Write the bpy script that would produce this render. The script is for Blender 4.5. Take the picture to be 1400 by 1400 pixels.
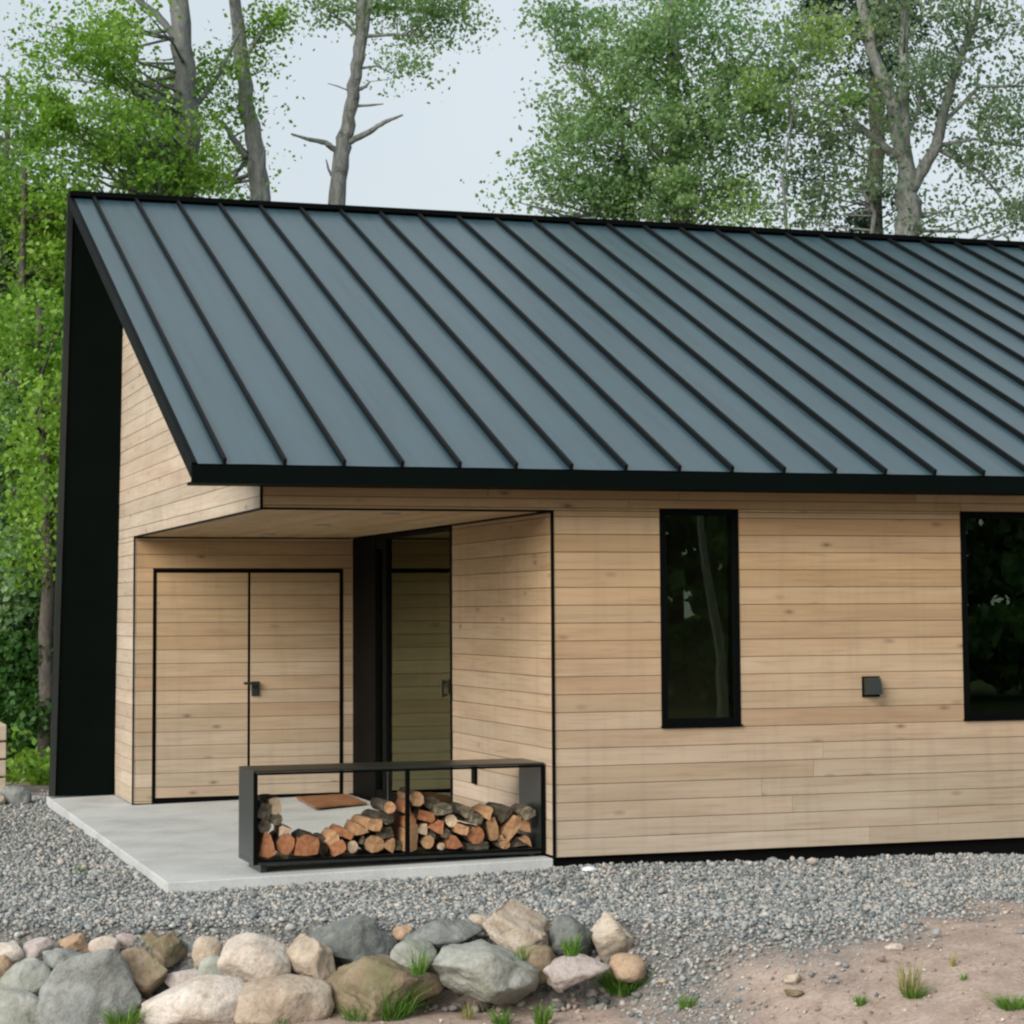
import bpy, bmesh, math, random
import numpy as np
from mathutils import Vector, Matrix, noise as mnoise

random.seed(7)
RNG = np.random.default_rng(7)
for _o in list(bpy.data.objects):
    bpy.data.objects.remove(_o)
S = bpy.context.scene
COL = S.collection

# ------------------------------------------------------------------ camera
CAM = Vector((-2.946, -14.167, 1.695))
YAW, PITCH, ROLL, FPX, CX, CY, SZ = .3191, .0766, -.0059, 3002.0, 700.0, 605.0, 1400.0
_f = Vector((math.sin(YAW)*math.cos(PITCH), math.cos(YAW)*math.cos(PITCH), math.sin(PITCH)))
_r = Vector((math.cos(YAW), -math.sin(YAW), 0))
_u = _r.cross(_f)
R_ = math.cos(ROLL)*_r + math.sin(ROLL)*_u
U_ = -math.sin(ROLL)*_r + math.cos(ROLL)*_u
cd = bpy.data.cameras.new('camera')
cam = bpy.data.objects.new('camera', cd)
COL.objects.link(cam)
M = Matrix((R_, U_, -_f)).transposed().to_4x4()
M.translation = CAM
cam.matrix_world = M
cd.sensor_width = 36
cd.lens = 36*FPX/SZ
cd.shift_x = -(CX-700)/SZ
cd.shift_y = (CY-700)/SZ
cd.clip_start = .1
cd.clip_end = 2000
S.camera = cam

# ------------------------------------------------------------------ world, sun, exposure
SUN_DIR = Vector((-.78, -.54, .50)).normalized()
SUN_EL = math.asin(SUN_DIR.z)
SUN_AZ = math.atan2(SUN_DIR.x, SUN_DIR.y)
W_ = bpy.data.worlds.new('World')
S.world = W_
W_.use_nodes = True
nt = W_.node_tree
nt.nodes.clear()
sky = nt.nodes.new('ShaderNodeTexSky')
sky.sky_type = 'NISHITA'
sky.sun_disc = False
sky.sun_elevation = SUN_EL
sky.sun_rotation = SUN_AZ
sky.dust_density = 3.0
sky.air_density = 1.2
bg1 = nt.nodes.new('ShaderNodeBackground'); bg1.inputs[1].default_value = .062
nt.links.new(sky.outputs[0], bg1.inputs[0])
tc = nt.nodes.new('ShaderNodeTexCoord')
nz = nt.nodes.new('ShaderNodeTexNoise'); nz.inputs['Scale'].default_value = 2.2; nz.inputs['Detail'].default_value = 4
nt.links.new(tc.outputs['Generated'], nz.inputs['Vector'])
rp = nt.nodes.new('ShaderNodeValToRGB')
rp.color_ramp.elements[0].position = .3; rp.color_ramp.elements[0].color = (.64, .71, .75, 1)
rp.color_ramp.elements[1].position = .75; rp.color_ramp.elements[1].color = (.72, .78, .82, 1)
nt.links.new(nz.outputs[0], rp.inputs[0])
bg2 = nt.nodes.new('ShaderNodeBackground'); bg2.inputs[1].default_value = .475
nt.links.new(rp.outputs[0], bg2.inputs[0])
mx = nt.nodes.new('ShaderNodeMixShader'); mx.inputs[0].default_value = .85
nt.links.new(bg1.outputs[0], mx.inputs[1]); nt.links.new(bg2.outputs[0], mx.inputs[2])
wo = nt.nodes.new('ShaderNodeOutputWorld')
nt.links.new(mx.outputs[0], wo.inputs[0])

sl = bpy.data.lights.new('sun', 'SUN')
sl.energy = 1.5
sl.angle = math.radians(40)
sl.color = (1, .96, .90)
so = bpy.data.objects.new('sun', sl)
COL.objects.link(so)
so.rotation_euler = (-SUN_DIR).to_track_quat('-Z', 'Y').to_euler()
so.location = (-10, -10, 20)

S.render.engine = 'CYCLES'
S.render.resolution_x = S.render.resolution_y = 1024
S.view_settings.view_transform = 'Standard'
S.view_settings.look = 'None'
S.view_settings.exposure = 1.22
S.view_settings.gamma = 1
S.cycles.filter_width = 2.3
S.cycles.max_bounces = 6
S.cycles.diffuse_bounces = 2
S.cycles.glossy_bounces = 3
S.cycles.transmission_bounces = 4
S.cycles.transparent_max_bounces = 8

# ------------------------------------------------------------------ helpers
def at(u, v, dep):
    """a point of the place at a given distance, by its direction"""
    return CAM + dep*(_f + (u-CX)/FPX*R_ - (v-CY)/FPX*U_)

def on_plane(u, v, ax, val):
    w = _f + (u-CX)/FPX*R_ - (v-CY)/FPX*U_
    return CAM + (val-CAM[ax])/w[ax]*w

def lin(r, g, b):
    def c(x):
        x /= 255
        return x/12.92 if x <= .04045 else ((x+.055)/1.055)**2.4
    return (c(r), c(g), c(b), 1)

def link(o, parent=None):
    COL.objects.link(o)
    if parent is not None:
        o.parent = parent
    return o

def tag(o, label=None, cat=None, group=None, kind=None):
    if label: o['label'] = label
    if cat: o['category'] = cat
    if group: o['group'] = group
    if kind: o['kind'] = kind
    return o

def empty(name, loc=(0, 0, 0), parent=None):
    o = bpy.data.objects.new(name, None)
    o.location = loc
    o.empty_display_size = .1
    return link(o, parent)

def mesh_obj(name, verts, faces, mat, parent=None, smooth=False, mats=None, idx=None):
    me = bpy.data.meshes.new(name)
    me.from_pydata([tuple(v) for v in verts], [], faces)
    for m in (mats or [mat]):
        me.materials.append(m)
    if idx is not None:
        me.polygons.foreach_set('material_index', idx)
    if smooth:
        me.polygons.foreach_set('use_smooth', [True]*len(me.polygons))
    me.update()
    return link(bpy.data.objects.new(name, me), parent)

def np_mesh(name, V, F, mat, parent=None, smooth=False):
    """V (n,3), F (m,k) numpy"""
    me = bpy.data.meshes.new(name)
    n, (m, k) = len(V), F.shape
    me.vertices.add(n); me.vertices.foreach_set('co', V.astype(np.float32).ravel())
    me.loops.add(m*k); me.loops.foreach_set('vertex_index', F.astype(np.int32).ravel())
    me.polygons.add(m); me.polygons.foreach_set('loop_start', np.arange(0, m*k, k, dtype=np.int32))
    if smooth:
        me.polygons.foreach_set('use_smooth', np.ones(m, dtype=bool))
    me.update(calc_edges=True)
    me.materials.append(mat)
    return link(bpy.data.objects.new(name, me), parent)

BOXF = [(0, 3, 2, 1), (4, 5, 6, 7), (0, 1, 5, 4), (1, 2, 6, 5), (2, 3, 7, 6), (3, 0, 4, 7)]
def boxv(x0, x1, y0, y1, z0, z1):
    return [(x0, y0, z0), (x1, y0, z0), (x1, y1, z0), (x0, y1, z0), (x0, y0, z1), (x1, y0, z1), (x1, y1, z1), (x0, y1, z1)]

def bevel_mesh(o, w, seg=1):
    bm = bmesh.new(); bm.from_mesh(o.data)
    bmesh.ops.bevel(bm, geom=bm.edges[:], offset=w, segments=seg, affect='EDGES', profile=.5)
    bm.to_mesh(o.data); bm.free()
    return o

def box(name, x0, x1, y0, y1, z0, z1, mat, parent=None, bev=0):
    o = mesh_obj(name, boxv(x0, x1, y0, y1, z0, z1), BOXF, mat, parent)
    if bev: bevel_mesh(o, bev)
    return o

def boxes(name, lst, mat, parent=None):
    v, f = [], []
    for b in lst:
        k = len(v)
        v += boxv(*b)
        f += [tuple(i+k for i in q) for q in BOXF]
    return mesh_obj(name, v, f, mat, parent)

def tube(pts, rad, sides=8, cap=True):
    """tube along pts: lists of verts and quads"""
    v, f = [], []
    pts = [Vector(p) for p in pts]
    n = len(pts)
    up = Vector((.31, .17, .93)).normalized()
    for i, p in enumerate(pts):
        t = (pts[min(i+1, n-1)]-pts[max(i-1, 0)]).normalized()
        a = t.cross(up)
        if a.length < .1: a = t.cross(Vector((1, 0, 0)))
        a.normalize(); b = t.cross(a)
        for k in range(sides):
            w = 2*math.pi*k/sides
            v.append(p+rad[i]*(math.cos(w)*a+math.sin(w)*b))
    for i in range(n-1):
        for k in range(sides):
            k2 = (k+1) % sides
            f.append((i*sides+k, i*sides+k2, (i+1)*sides+k2, (i+1)*sides+k))
    if cap:
        f.append(tuple(range(sides))[::-1]); f.append(tuple((n-1)*sides+k for k in range(sides)))
    return v, f

# ------------------------------------------------------------------ materials
class NT:
    def __init__(s, name):
        s.m = bpy.data.materials.new(name); s.m.use_nodes = True
        s.t = s.m.node_tree; s.t.nodes.clear()
        s.out = s.n('ShaderNodeOutputMaterial')
    def n(s, typ, **kw):
        d = s.t.nodes.new(typ)
        for k, v in kw.items(): setattr(d, k, v)
        return d
    def l(s, a, b): s.t.links.new(a, b)
    def noise(s, vec, scale, detail=4, rough=.55, dist=0):
        d = s.n('ShaderNodeTexNoise')
        d.inputs['Scale'].default_value = scale; d.inputs['Detail'].default_value = detail
        d.inputs['Roughness'].default_value = rough; d.inputs['Distortion'].default_value = dist
        if vec is not None: s.l(vec, d.inputs['Vector'])
        return d.outputs['Fac']
    def ramp(s, fac, stops, interp='LINEAR'):
        d = s.n('ShaderNodeValToRGB'); cr = d.color_ramp; cr.interpolation = interp
        while len(cr.elements) < len(stops): cr.elements.new(.5)
        for e, (p, c) in zip(cr.elements, stops):
            e.position = p; e.color = c if len(c) == 4 else (*c, 1)
        s.l(fac, d.inputs[0])
        return d.outputs[0]
    def mix(s, fac, a, b, mode='MIX'):
        d = s.n('ShaderNodeMix', data_type='RGBA', blend_type=mode)
        for sock, val in ((d.inputs[0], fac), (d.inputs[6], a), (d.inputs[7], b)):
            if hasattr(val, 'default_value') or hasattr(val, 'is_linked'): s.l(val, sock)
            else: sock.default_value = val
        return d.outputs[2]
    def math(s, op, a, b=0.0):
        d = s.n('ShaderNodeMath', operation=op)
        for sock, val in ((d.inputs[0], a), (d.inputs[1], b)):
            if hasattr(val, 'is_linked'): s.l(val, sock)
            else: sock.default_value = val
        return d.outputs[0]
    def mapping(s, vec, scale=(1, 1, 1), loc=None):
        d = s.n('ShaderNodeMapping'); d.inputs['Scale'].default_value = scale
        s.l(vec, d.inputs['Vector'])
        if loc is not None: s.l(loc, d.inputs['Location'])
        return d.outputs[0]
    def coord(s, which='Object'): return s.n('ShaderNodeTexCoord').outputs[which]
    def bump(s, h, strength=.3, dist=.01):
        d = s.n('ShaderNodeBump'); d.inputs['Strength'].default_value = strength; d.inputs['Distance'].default_value = dist
        s.l(h, d.inputs['Height']); return d.outputs[0]
    def pbsdf(s, col, rough=.6, spec=.5, normal=None, metallic=0):
        d = s.n('ShaderNodeBsdfPrincipled')
        if hasattr(col, 'is_linked'): s.l(col, d.inputs['Base Color'])
        else: d.inputs['Base Color'].default_value = col
        if hasattr(rough, 'is_linked'): s.l(rough, d.inputs['Roughness'])
        else: d.inputs['Roughness'].default_value = rough
        d.inputs['Specular IOR Level'].default_value = spec
        d.inputs['Metallic'].default_value = metallic
        if normal is not None: s.l(normal, d.inputs['Normal'])
        s.l(d.outputs[0], s.out.inputs[0]); return d

def wood_mat(name, c_lo, c_mid, c_hi, sat=.0, rough=.72):
    """horizontal timber board: local x runs along the grain"""
    m = NT(name)
    oi = m.n('ShaderNodeObjectInfo')
    co = m.coord('Object')
    off = m.n('ShaderNodeCombineXYZ')
    m.l(m.math('MULTIPLY', oi.outputs['Random'], 91.0), off.inputs[0])
    m.l(m.math('MULTIPLY', oi.outputs['Random'], 37.0), off.inputs[1])
    v1 = m.mapping(co, (1, 1, 1), off.outputs[0])
    grain = m.noise(m.mapping(v1, (1.1, 26, 8)), 1.6, 6, .62, .6)
    broad = m.noise(m.mapping(v1, (.8, 4, 4)), 1.0, 3)
    base = m.ramp(oi.outputs['Random'], [(0, c_lo), (.3, c_mid), (.62, c_mid), (1, c_hi)])
    r2 = m.math('FRACT', m.math('MULTIPLY', oi.outputs['Random'], 13.7))
    base = m.mix(1.0, base, m.ramp(r2, [(0, (1.025, .975, .955, 1)), (.35, (1, 1, 1, 1)), (.7, (.99, 1.0, .995, 1)), (1, (.955, .955, .96, 1))]), 'MULTIPLY')
    g = m.ramp(grain, [(.25, (.80, .75, .68, 1)), (.5, (1, 1, 1, 1)), (.75, (1.05, 1.05, 1.04, 1))])
    c = m.mix(1.0, base, g, 'MULTIPLY')
    b = m.ramp(broad, [(.3, (.86, .82, .78, 1)), (.7, (1.08, 1.08, 1.08, 1))])
    c = m.mix(1.0, c, b, 'MULTIPLY')
    # knots
    vo = m.n('ShaderNodeTexVoronoi'); vo.inputs['Scale'].default_value = 1.0; vo.inputs['Randomness'].default_value = 1
    m.l(m.mapping(v1, (3.4, 8.5, 1)), vo.inputs['Vector'])
    kn = m.ramp(vo.outputs['Distance'], [(.04, (1, 1, 1, 1)), (.10, (.45, .45, .45, 1)), (.22, (0, 0, 0, 1))])
    sel = m.n('ShaderNodeSeparateColor'); m.l(vo.outputs['Color'], sel.inputs[0])
    k = m.math('MULTIPLY', kn, m.math('GREATER_THAN', sel.outputs[0], .72))
    c = m.mix(m.math('MULTIPLY', k, .78), c, (.14, .075, .038, 1))
    # faint weather streaks running down
    st = m.noise(m.mapping(m.n('ShaderNodeNewGeometry').outputs['Position'], (5, 5, .5)), 2.0, 4)
    c = m.mix(m.ramp(st, [(.5, (0, 0, 0, 1)), (.8, (.35, .35, .35, 1))]), c, (.30, .255, .20, 1))
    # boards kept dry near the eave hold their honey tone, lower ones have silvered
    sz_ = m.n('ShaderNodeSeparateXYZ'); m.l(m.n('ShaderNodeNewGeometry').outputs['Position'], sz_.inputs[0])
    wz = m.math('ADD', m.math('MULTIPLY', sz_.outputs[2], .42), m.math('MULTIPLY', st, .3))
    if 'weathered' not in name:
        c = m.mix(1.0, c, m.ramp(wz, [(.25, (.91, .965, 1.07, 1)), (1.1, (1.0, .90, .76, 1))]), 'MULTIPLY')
    nb = m.bump(grain, .25, .004)
    m.pbsdf(c, rough, .3, nb)
    return m.m

MAT = {}
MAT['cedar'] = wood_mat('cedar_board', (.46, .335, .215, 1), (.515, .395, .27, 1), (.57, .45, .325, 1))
MAT['cedar_pale'] = wood_mat('cedar_board_weathered', (.52, .425, .325, 1), (.565, .47, .365, 1), (.61, .515, .41, 1))

def black_metal(name, col, rough, spec=.5, bumpy=0):
    m = NT(name)
    co = m.n('ShaderNodeNewGeometry').outputs['Position']
    n1 = m.noise(co, 3.0, 4)
    r = m.math('ADD', m.math('MULTIPLY', n1, .12), rough-.06)
    n2 = m.noise(m.mapping(co, (2.6, .45, .45)), 1.0, 3)
    n3 = m.noise(m.mapping(co, (16, .5, .8)), 1.0, 4, .6)
    nb = m.bump(n2, bumpy, .02) if bumpy else None
    c = m.mix(m.ramp(n1, [(.35, (0, 0, 0, 1)), (.75, (.4, .4, .4, 1))]), col, tuple(min(1, x*1.6) for x in col[:3])+(1,))
    if bumpy > .1:
        c = m.mix(1, c, m.ramp(n3, [(.3, (.72, .74, .76, 1)), (.5, (1, 1, 1, 1)), (.75, (1.25, 1.22, 1.2, 1))]), 'MULTIPLY')
        r = m.math('ADD', r, m.math('MULTIPLY', n3, .10))
    m.pbsdf(c, r, spec, nb)
    return m.m
MAT['roof'] = black_metal('roof_sheet_metal', (.027, .060, .075, 1), .32, .95, .28)
MAT['seam'] = black_metal('roof_seam_shaded', (.004, .005, .0055, 1), .6, .12)  # same paint as the sheets, blackened so the colour holds the seams' shade
MAT['black'] = black_metal('black_cladding_metal', (.0014, .0034, .0026, 1), .62, .05, .05)
MAT['trim'] = black_metal('black_trim_paint', (.0015, .002, .002, 1), .6, .07)
MAT['steel'] = black_metal('dark_steel', (.014, .018, .016, 1), .34, .7)
MAT['void'] = black_metal('dark_sheathing', (.09, .06, .038, 1), .9, .1)
MAT['foundation'] = black_metal('foundation_membrane', (.003, .003, .003, 1), .8, .1)
MAT['interior'] = black_metal('interior_wall', (.10, .085, .06, 1), .8, .2)

def glass_mat():
    m = NT('window_glass')
    fr = m.n('ShaderNodeFresnel'); fr.inputs[0].default_value = 1.62
    tr = m.n('ShaderNodeBsdfTransparent'); tr.inputs[0].default_value = (.90, .95, .88, 1)
    gl = m.n('ShaderNodeBsdfGlossy'); gl.inputs['Roughness'].default_value = .006; gl.inputs[0].default_value = (.82, .95, .70, 1)
    mx = m.n('ShaderNodeMixShader'); m.l(fr.outputs[0], mx.inputs[0]); m.l(tr.outputs[0], mx.inputs[1]); m.l(gl.outputs[0], mx.inputs[2])
    m.l(mx.outputs[0], m.out.inputs[0]); return m.m
MAT['glass'] = glass_mat()

def concrete():
    m = NT('concrete')
    co = m.coord('Object')
    a = m.noise(co, 1.4, 6, .6); b = m.noise(co, 60, 3)
    c = m.ramp(a, [(.3, (.41, .415, .40, 1)), (.55, (.56, .57, .555, 1)), (.8, (.61, .62, .60, 1))])
    c = m.mix(1, c, m.ramp(b, [(.3, (.88, .88, .88, 1)), (.7, (1.04, 1.04, 1.04, 1))]), 'MULTIPLY')
    m.pbsdf(c, .75, .35, m.bump(b, .12, .003)); return m.m
MAT['concrete'] = concrete()

def ground_mat():
    m = NT('ground_surface')
    at_ = m.n('ShaderNodeAttribute', attribute_name='cover')
    sep = m.n('ShaderNodeSeparateColor'); m.l(at_.outputs['Color'], sep.inputs[0])
    co = m.n('ShaderNodeNewGeometry').outputs['Position']
    big = m.noise(co, .9, 5); fine = m.noise(co, 38, 5, .7); mid = m.noise(co, 6, 4, .6)
    dirt = m.ramp(mid, [(.25, (.30, .225, .18, 1)), (.5, (.41, .315, .26, 1)), (.75, (.50, .40, .34, 1))])
    dirt = m.mix(1, dirt, m.ramp(fine, [(.3, (.68, .66, .64, 1)), (.55, (1, 1, 1, 1)), (.8, (1.18, 1.18, 1.18, 1))]), 'MULTIPLY')
    vo = m.n('ShaderNodeTexVoronoi'); vo.inputs['Scale'].default_value = 42; m.l(co, vo.inputs['Vector'])
    gs = m.n('ShaderNodeSeparateColor'); m.l(vo.outputs['Color'], gs.inputs[0])
    grav = m.ramp(gs.outputs[0], [(0, (.10, .10, .10, 1)), (.4, (.19, .19, .18, 1)), (.8, (.27, .26, .24, 1)), (1, (.34, .29, .25, 1))])
    grav = m.mix(m.ramp(vo.outputs['Distance'], [(.25, (0, 0, 0, 1)), (.8, (.8, .8, .8, 1))]), grav, (.11, .105, .095, 1))
    leaf = m.ramp(mid, [(.3, (.035, .045, .018, 1)), (.55, (.06, .08, .03, 1)), (.75, (.12, .10, .06, 1))])
    c = m.mix(sep.outputs[0], dirt, grav)
    c = m.mix(sep.outputs[1], c, leaf)
    c = m.mix(1, c, m.ramp(big, [(.3, (.9, .9, .9, 1)), (.7, (1.06, 1.06, 1.06, 1))]), 'MULTIPLY')
    h = m.math('ADD', fine, m.math('MULTIPLY', vo.outputs['Distance'], m.math('MULTIPLY', sep.outputs[0], -1.5)))
    m.pbsdf(c, .95, .15, m.bump(h, .6, .012)); return m.m
MAT['ground'] = ground_mat()

def pebble_mat(name, stops):
    m = NT(name)
    g = m.n('ShaderNodeNewGeometry')
    c = m.ramp(g.outputs['Random Per Island'], stops)
    n = m.noise(g.outputs['Position'], 70, 3)
    c = m.mix(1, c, m.ramp(n, [(.3, (.8, .8, .8, 1)), (.7, (1.12, 1.12, 1.12, 1))]), 'MULTIPLY')
    m.pbsdf(c, .85, .3); return m.m
MAT['pebble'] = pebble_mat('gravel_stone', [(0, (.13, .15, .155, 1)), (.25, (.21, .23, .23, 1)), (.5, (.31, .32, .31, 1)), (.75, (.40, .395, .37, 1)), (.88, (.42, .36, .31, 1)), (1, (.52, .50, .46, 1))])
MAT['grit'] = pebble_mat('dirt_grit', [(0, (.20, .15, .12, 1)), (.5, (.36, .28, .235, 1)), (.8, (.45, .37, .31, 1)), (1, (.6, .55, .48, 1))])

def rock_mat(name, lo, mid, hi, moss=0.0):
    m = NT(name)
    co = m.coord('Object')
    oi = m.n('ShaderNodeObjectInfo')
    off = m.n('ShaderNodeCombineXYZ'); m.l(m.math('MULTIPLY', oi.outputs['Random'], 50.0), off.inputs[0])
    v = m.mapping(co, (1, 1, 1), off.outputs[0])
    a = m.noise(v, 6, 6, .65, .5); b = m.noise(v, 32, 4, .7); big = m.noise(v, 2.6, 2)
    c = m.ramp(m.math('ADD', m.math('MULTIPLY', a, .55), m.math('MULTIPLY', big, .45)), [(.32, lo), (.5, mid), (.68, hi)])
    c = m.mix(1, c, m.ramp(b, [(.3, (.72, .70, .68, 1)), (.5, (1, 1, 1, 1)), (.75, (1.12, 1.12, 1.12, 1))]), 'MULTIPLY')
    lich = m.noise(v, 11, 5, .7)
    c = m.mix(m.ramp(lich, [(.6, (0, 0, 0, 1)), (.7, (.5, .5, .5, 1))]), c, (.36, .38, .33, 1))
    if moss:
        c = m.mix(m.ramp(m.noise(v, 5, 4), [(.45, (0, 0, 0, 1)), (.65, (moss, moss, moss, 1))]), c, (.13, .16, .05, 1))
    m.pbsdf(c, .9, .25, m.bump(m.math('ADD', a, m.math('MULTIPLY', b, .5)), .8, .03)); return m.m
MAT['rock_white'] = rock_mat('boulder_pale', (.42, .34, .27, 1), (.58, .51, .44, 1), (.70, .67, .63, 1))
MAT['rock_tan'] = rock_mat('boulder_tan', (.30, .225, .165, 1), (.455, .375, .29, 1), (.57, .50, .42, 1))
MAT['rock_grey'] = rock_mat('boulder_grey', (.13, .14, .13, 1), (.25, .26, .245, 1), (.39, .395, .375, 1))
MAT['rock_dark'] = rock_mat('boulder_slate', (.08, .09, .085, 1), (.155, .165, .155, 1), (.27, .275, .26, 1))
MAT['rock_green'] = rock_mat('boulder_greygreen', (.22, .225, .195, 1), (.33, .335, .30, 1), (.45, .45, .41, 1), .25)
MAT['rock_brown'] = rock_mat('boulder_brown', (.15, .11, .075, 1), (.25, .19, .13, 1), (.34, .28, .20, 1), .4)
MAT['rock_pink'] = rock_mat('boulder_pink', (.33, .27, .24, 1), (.44, .38, .35, 1), (.53, .48, .45, 1))
MAT['rock_orange'] = rock_mat('boulder_orange', (.33, .21, .125, 1), (.44, .31, .21, 1), (.54, .42, .32, 1))

def leaf_mat(name, stops, trans=.45):
    m = NT(name)
    g = m.n('ShaderNodeNewGeometry')
    c = m.ramp(g.outputs['Random Per Island'], stops)
    big = m.noise(g.outputs['Position'], .7, 2)
    c = m.mix(1, c, m.ramp(big, [(.3, (.75, .85, .8, 1)), (.7, (1.2, 1.12, 1.0, 1))]), 'MULTIPLY')
    d = m.n('ShaderNodeBsdfPrincipled'); m.l(c, d.inputs['Base Color']); d.inputs['Roughness'].default_value = .5
    d.inputs['Specular IOR Level'].default_value = .35
    t = m.n('ShaderNodeBsdfTranslucent'); m.l(m.mix(1, c, (1.3, 1.2, .7, 1), 'MULTIPLY'), t.inputs[0])
    x = m.n('ShaderNodeMixShader'); x.inputs[0].default_value = trans
    m.l(d.outputs[0], x.inputs[1]); m.l(t.outputs[0], x.inputs[2]); m.l(x.outputs[0], m.out.inputs[0]); return m.m
MAT['leaf_bright'] = leaf_mat('leaf_bright_green', [(0, (.10, .21, .025, 1)), (.4, (.17, .34, .045, 1)), (.75, (.24, .44, .07, 1)), (1, (.33, .53, .13, 1))], .5)
MAT['leaf_mid'] = leaf_mat('leaf_mid_green', [(0, (.13, .24, .11, 1)), (.5, (.20, .35, .17, 1)), (.85, (.28, .44, .22, 1)), (1, (.38, .52, .31, 1))], .5)
MAT['leaf_yellow'] = leaf_mat('leaf_yellow_green', [(0, (.13, .23, .06, 1)), (.5, (.22, .35, .10, 1)), (1, (.34, .48, .18, 1))], .5)
MAT['leaf_blue'] = leaf_mat('leaf_cool_green', [(0, (.11, .19, .12, 1)), (.5, (.18, .28, .18, 1)), (1, (.30, .40, .28, 1))], .5)
MAT['leaf_dark'] = leaf_mat('leaf_dark_green', [(0, (.02, .065, .012, 1)), (.5, (.04, .115, .022, 1)), (1, (.075, .18, .035, 1))])
MAT['needle'] = leaf_mat('conifer_needles', [(0, (.018, .04, .022, 1)), (.5, (.03, .065, .035, 1)), (1, (.05, .09, .05, 1))], .2)
MAT['grass'] = leaf_mat('grass_blade', [(0, (.06, .15, .02, 1)), (.5, (.12, .26, .04, 1)), (1, (.20, .34, .07, 1))], .35)
MAT['grass_dry'] = leaf_mat('dry_grass_blade', [(0, (.18, .22, .07, 1)), (.5, (.32, .30, .13, 1)), (1, (.42, .36, .2, 1))], .35)

def bark_mat(name, lo, mid, hi):
    m = NT(name)
    co = m.n('ShaderNodeNewGeometry').outputs['Position']
    a = m.noise(m.mapping(co, (13, 13, 4.0)), 1.0, 6, .75, .8); b = m.noise(m.mapping(co, (5, 5, 14)), 1.0, 4, .6)
    c = m.ramp(a, [(.32, lo), (.5, mid), (.7, hi)])
    c = m.mix(m.ramp(b, [(.62, (0, 0, 0, 1)), (.72, (.75, .75, .75, 1))]), c, tuple(x*.35 for x in lo[:3])+(1,))
    m.pbsdf(c, .9, .2, m.bump(a, .6, .03)); return m.m
MAT['bark_pale'] = bark_mat('aspen_bark', (.10, .105, .10, 1), (.25, .255, .24, 1), (.42, .42, .39, 1))
MAT['bark_grey'] = bark_mat('grey_bark', (.10, .105, .105, 1), (.19, .195, .19, 1), (.28, .28, .265, 1))
MAT['bark_dark'] = bark_mat('dark_bark', (.04, .035, .03, 1), (.085, .075, .062, 1), (.15, .13, .11, 1))
MAT['bark_birch'] = bark_mat('birch_bark', (.35, .34, .31, 1), (.60, .59, .55, 1), (.72, .70, .66, 1))

def log_mats():
    out = []
    for nm, lo, hi in (('orange', (.27, .10, .042, 1), (.50, .235, .12, 1)), ('tan', (.30, .155, .072, 1), (.55, .34, .185, 1)), ('pale', (.44, .31, .2, 1), (.66, .52, .37, 1))):
        m = NT('split_wood_'+nm)
        co = m.coord('Object')
        n = m.noise(m.mapping(co, (30, 5, 30)), 1.0, 5, .6)
        oi = m.n('ShaderNodeObjectInfo')
        c = m.ramp(n, [(.3, lo), (.7, hi)])
        c = m.mix(1, c, m.ramp(oi.outputs['Random'], [(0, (.75, .72, .7, 1)), (1, (1.15, 1.12, 1.1, 1))]), 'MULTIPLY')
        m.pbsdf(c, .85, .2, m.bump(n, .5, .006)); out.append(m.m)
    m = NT('log_bark')
    co = m.coord('Object')
    n = m.noise(m.mapping(co, (18, 7, 18)), 1.0, 5, .7)
    c = m.ramp(n, [(.3, (.03, .024, .018, 1)), (.5, (.085, .068, .048, 1)), (.7, (.19, .165, .12, 1))])
    m.pbsdf(c, .95, .15, m.bump(n, .8, .012)); out.append(m.m)
    m = NT('log_bark_mossy')
    co = m.coord('Object')
    n = m.noise(co, 22, 5, .7)
    c = m.ramp(n, [(.3, (.05, .043, .028, 1)), (.5, (.14, .115, .078, 1)), (.7, (.33, .28, .205, 1))])
    m.pbsdf(c, .95, .15, m.bump(n, .8, .012)); out.append(m.m)
    return out
LOGM = dict(zip(('orange', 'tan', 'pale', 'bark', 'moss'), log_mats()))

def mat_coir():
    m = NT('coir_doormat')
    co = m.coord('Object'); n = m.noise(co, 90, 4, .8); b = m.noise(co, 5, 3)
    c = m.ramp(m.math('ADD', m.math('MULTIPLY', n, .6), m.math('MULTIPLY', b, .4)), [(.3, (.17, .075, .038, 1)), (.5, (.33, .155, .08, 1)), (.7, (.45, .25, .145, 1))])
    m.pbsdf(c, .95, .1, m.bump(n, 1, .01)); return m.m
MAT['coir'] = mat_coir()
def plain(name, col, rough=.5, spec=.4):
    m = NT(name)
    n = m.noise(m.coord('Object'), 14, 4)
    c = m.mix(m.ramp(n, [(.35, (0, 0, 0, 1)), (.7, (.5, .5, .5, 1))]), col, tuple(x*.8 for x in col[:3])+(1,))
    m.pbsdf(c, rough, spec); return m.m
MAT['white'] = plain('white_scrap', (.75, .77, .80, 1), .6)
MAT['lamp_trim'] = plain('lamp_trim', (.36, .27, .18, 1), .5)
MAT['lens'] = plain('lamp_lens', (.45, .38, .30, 1), .35)

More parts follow.
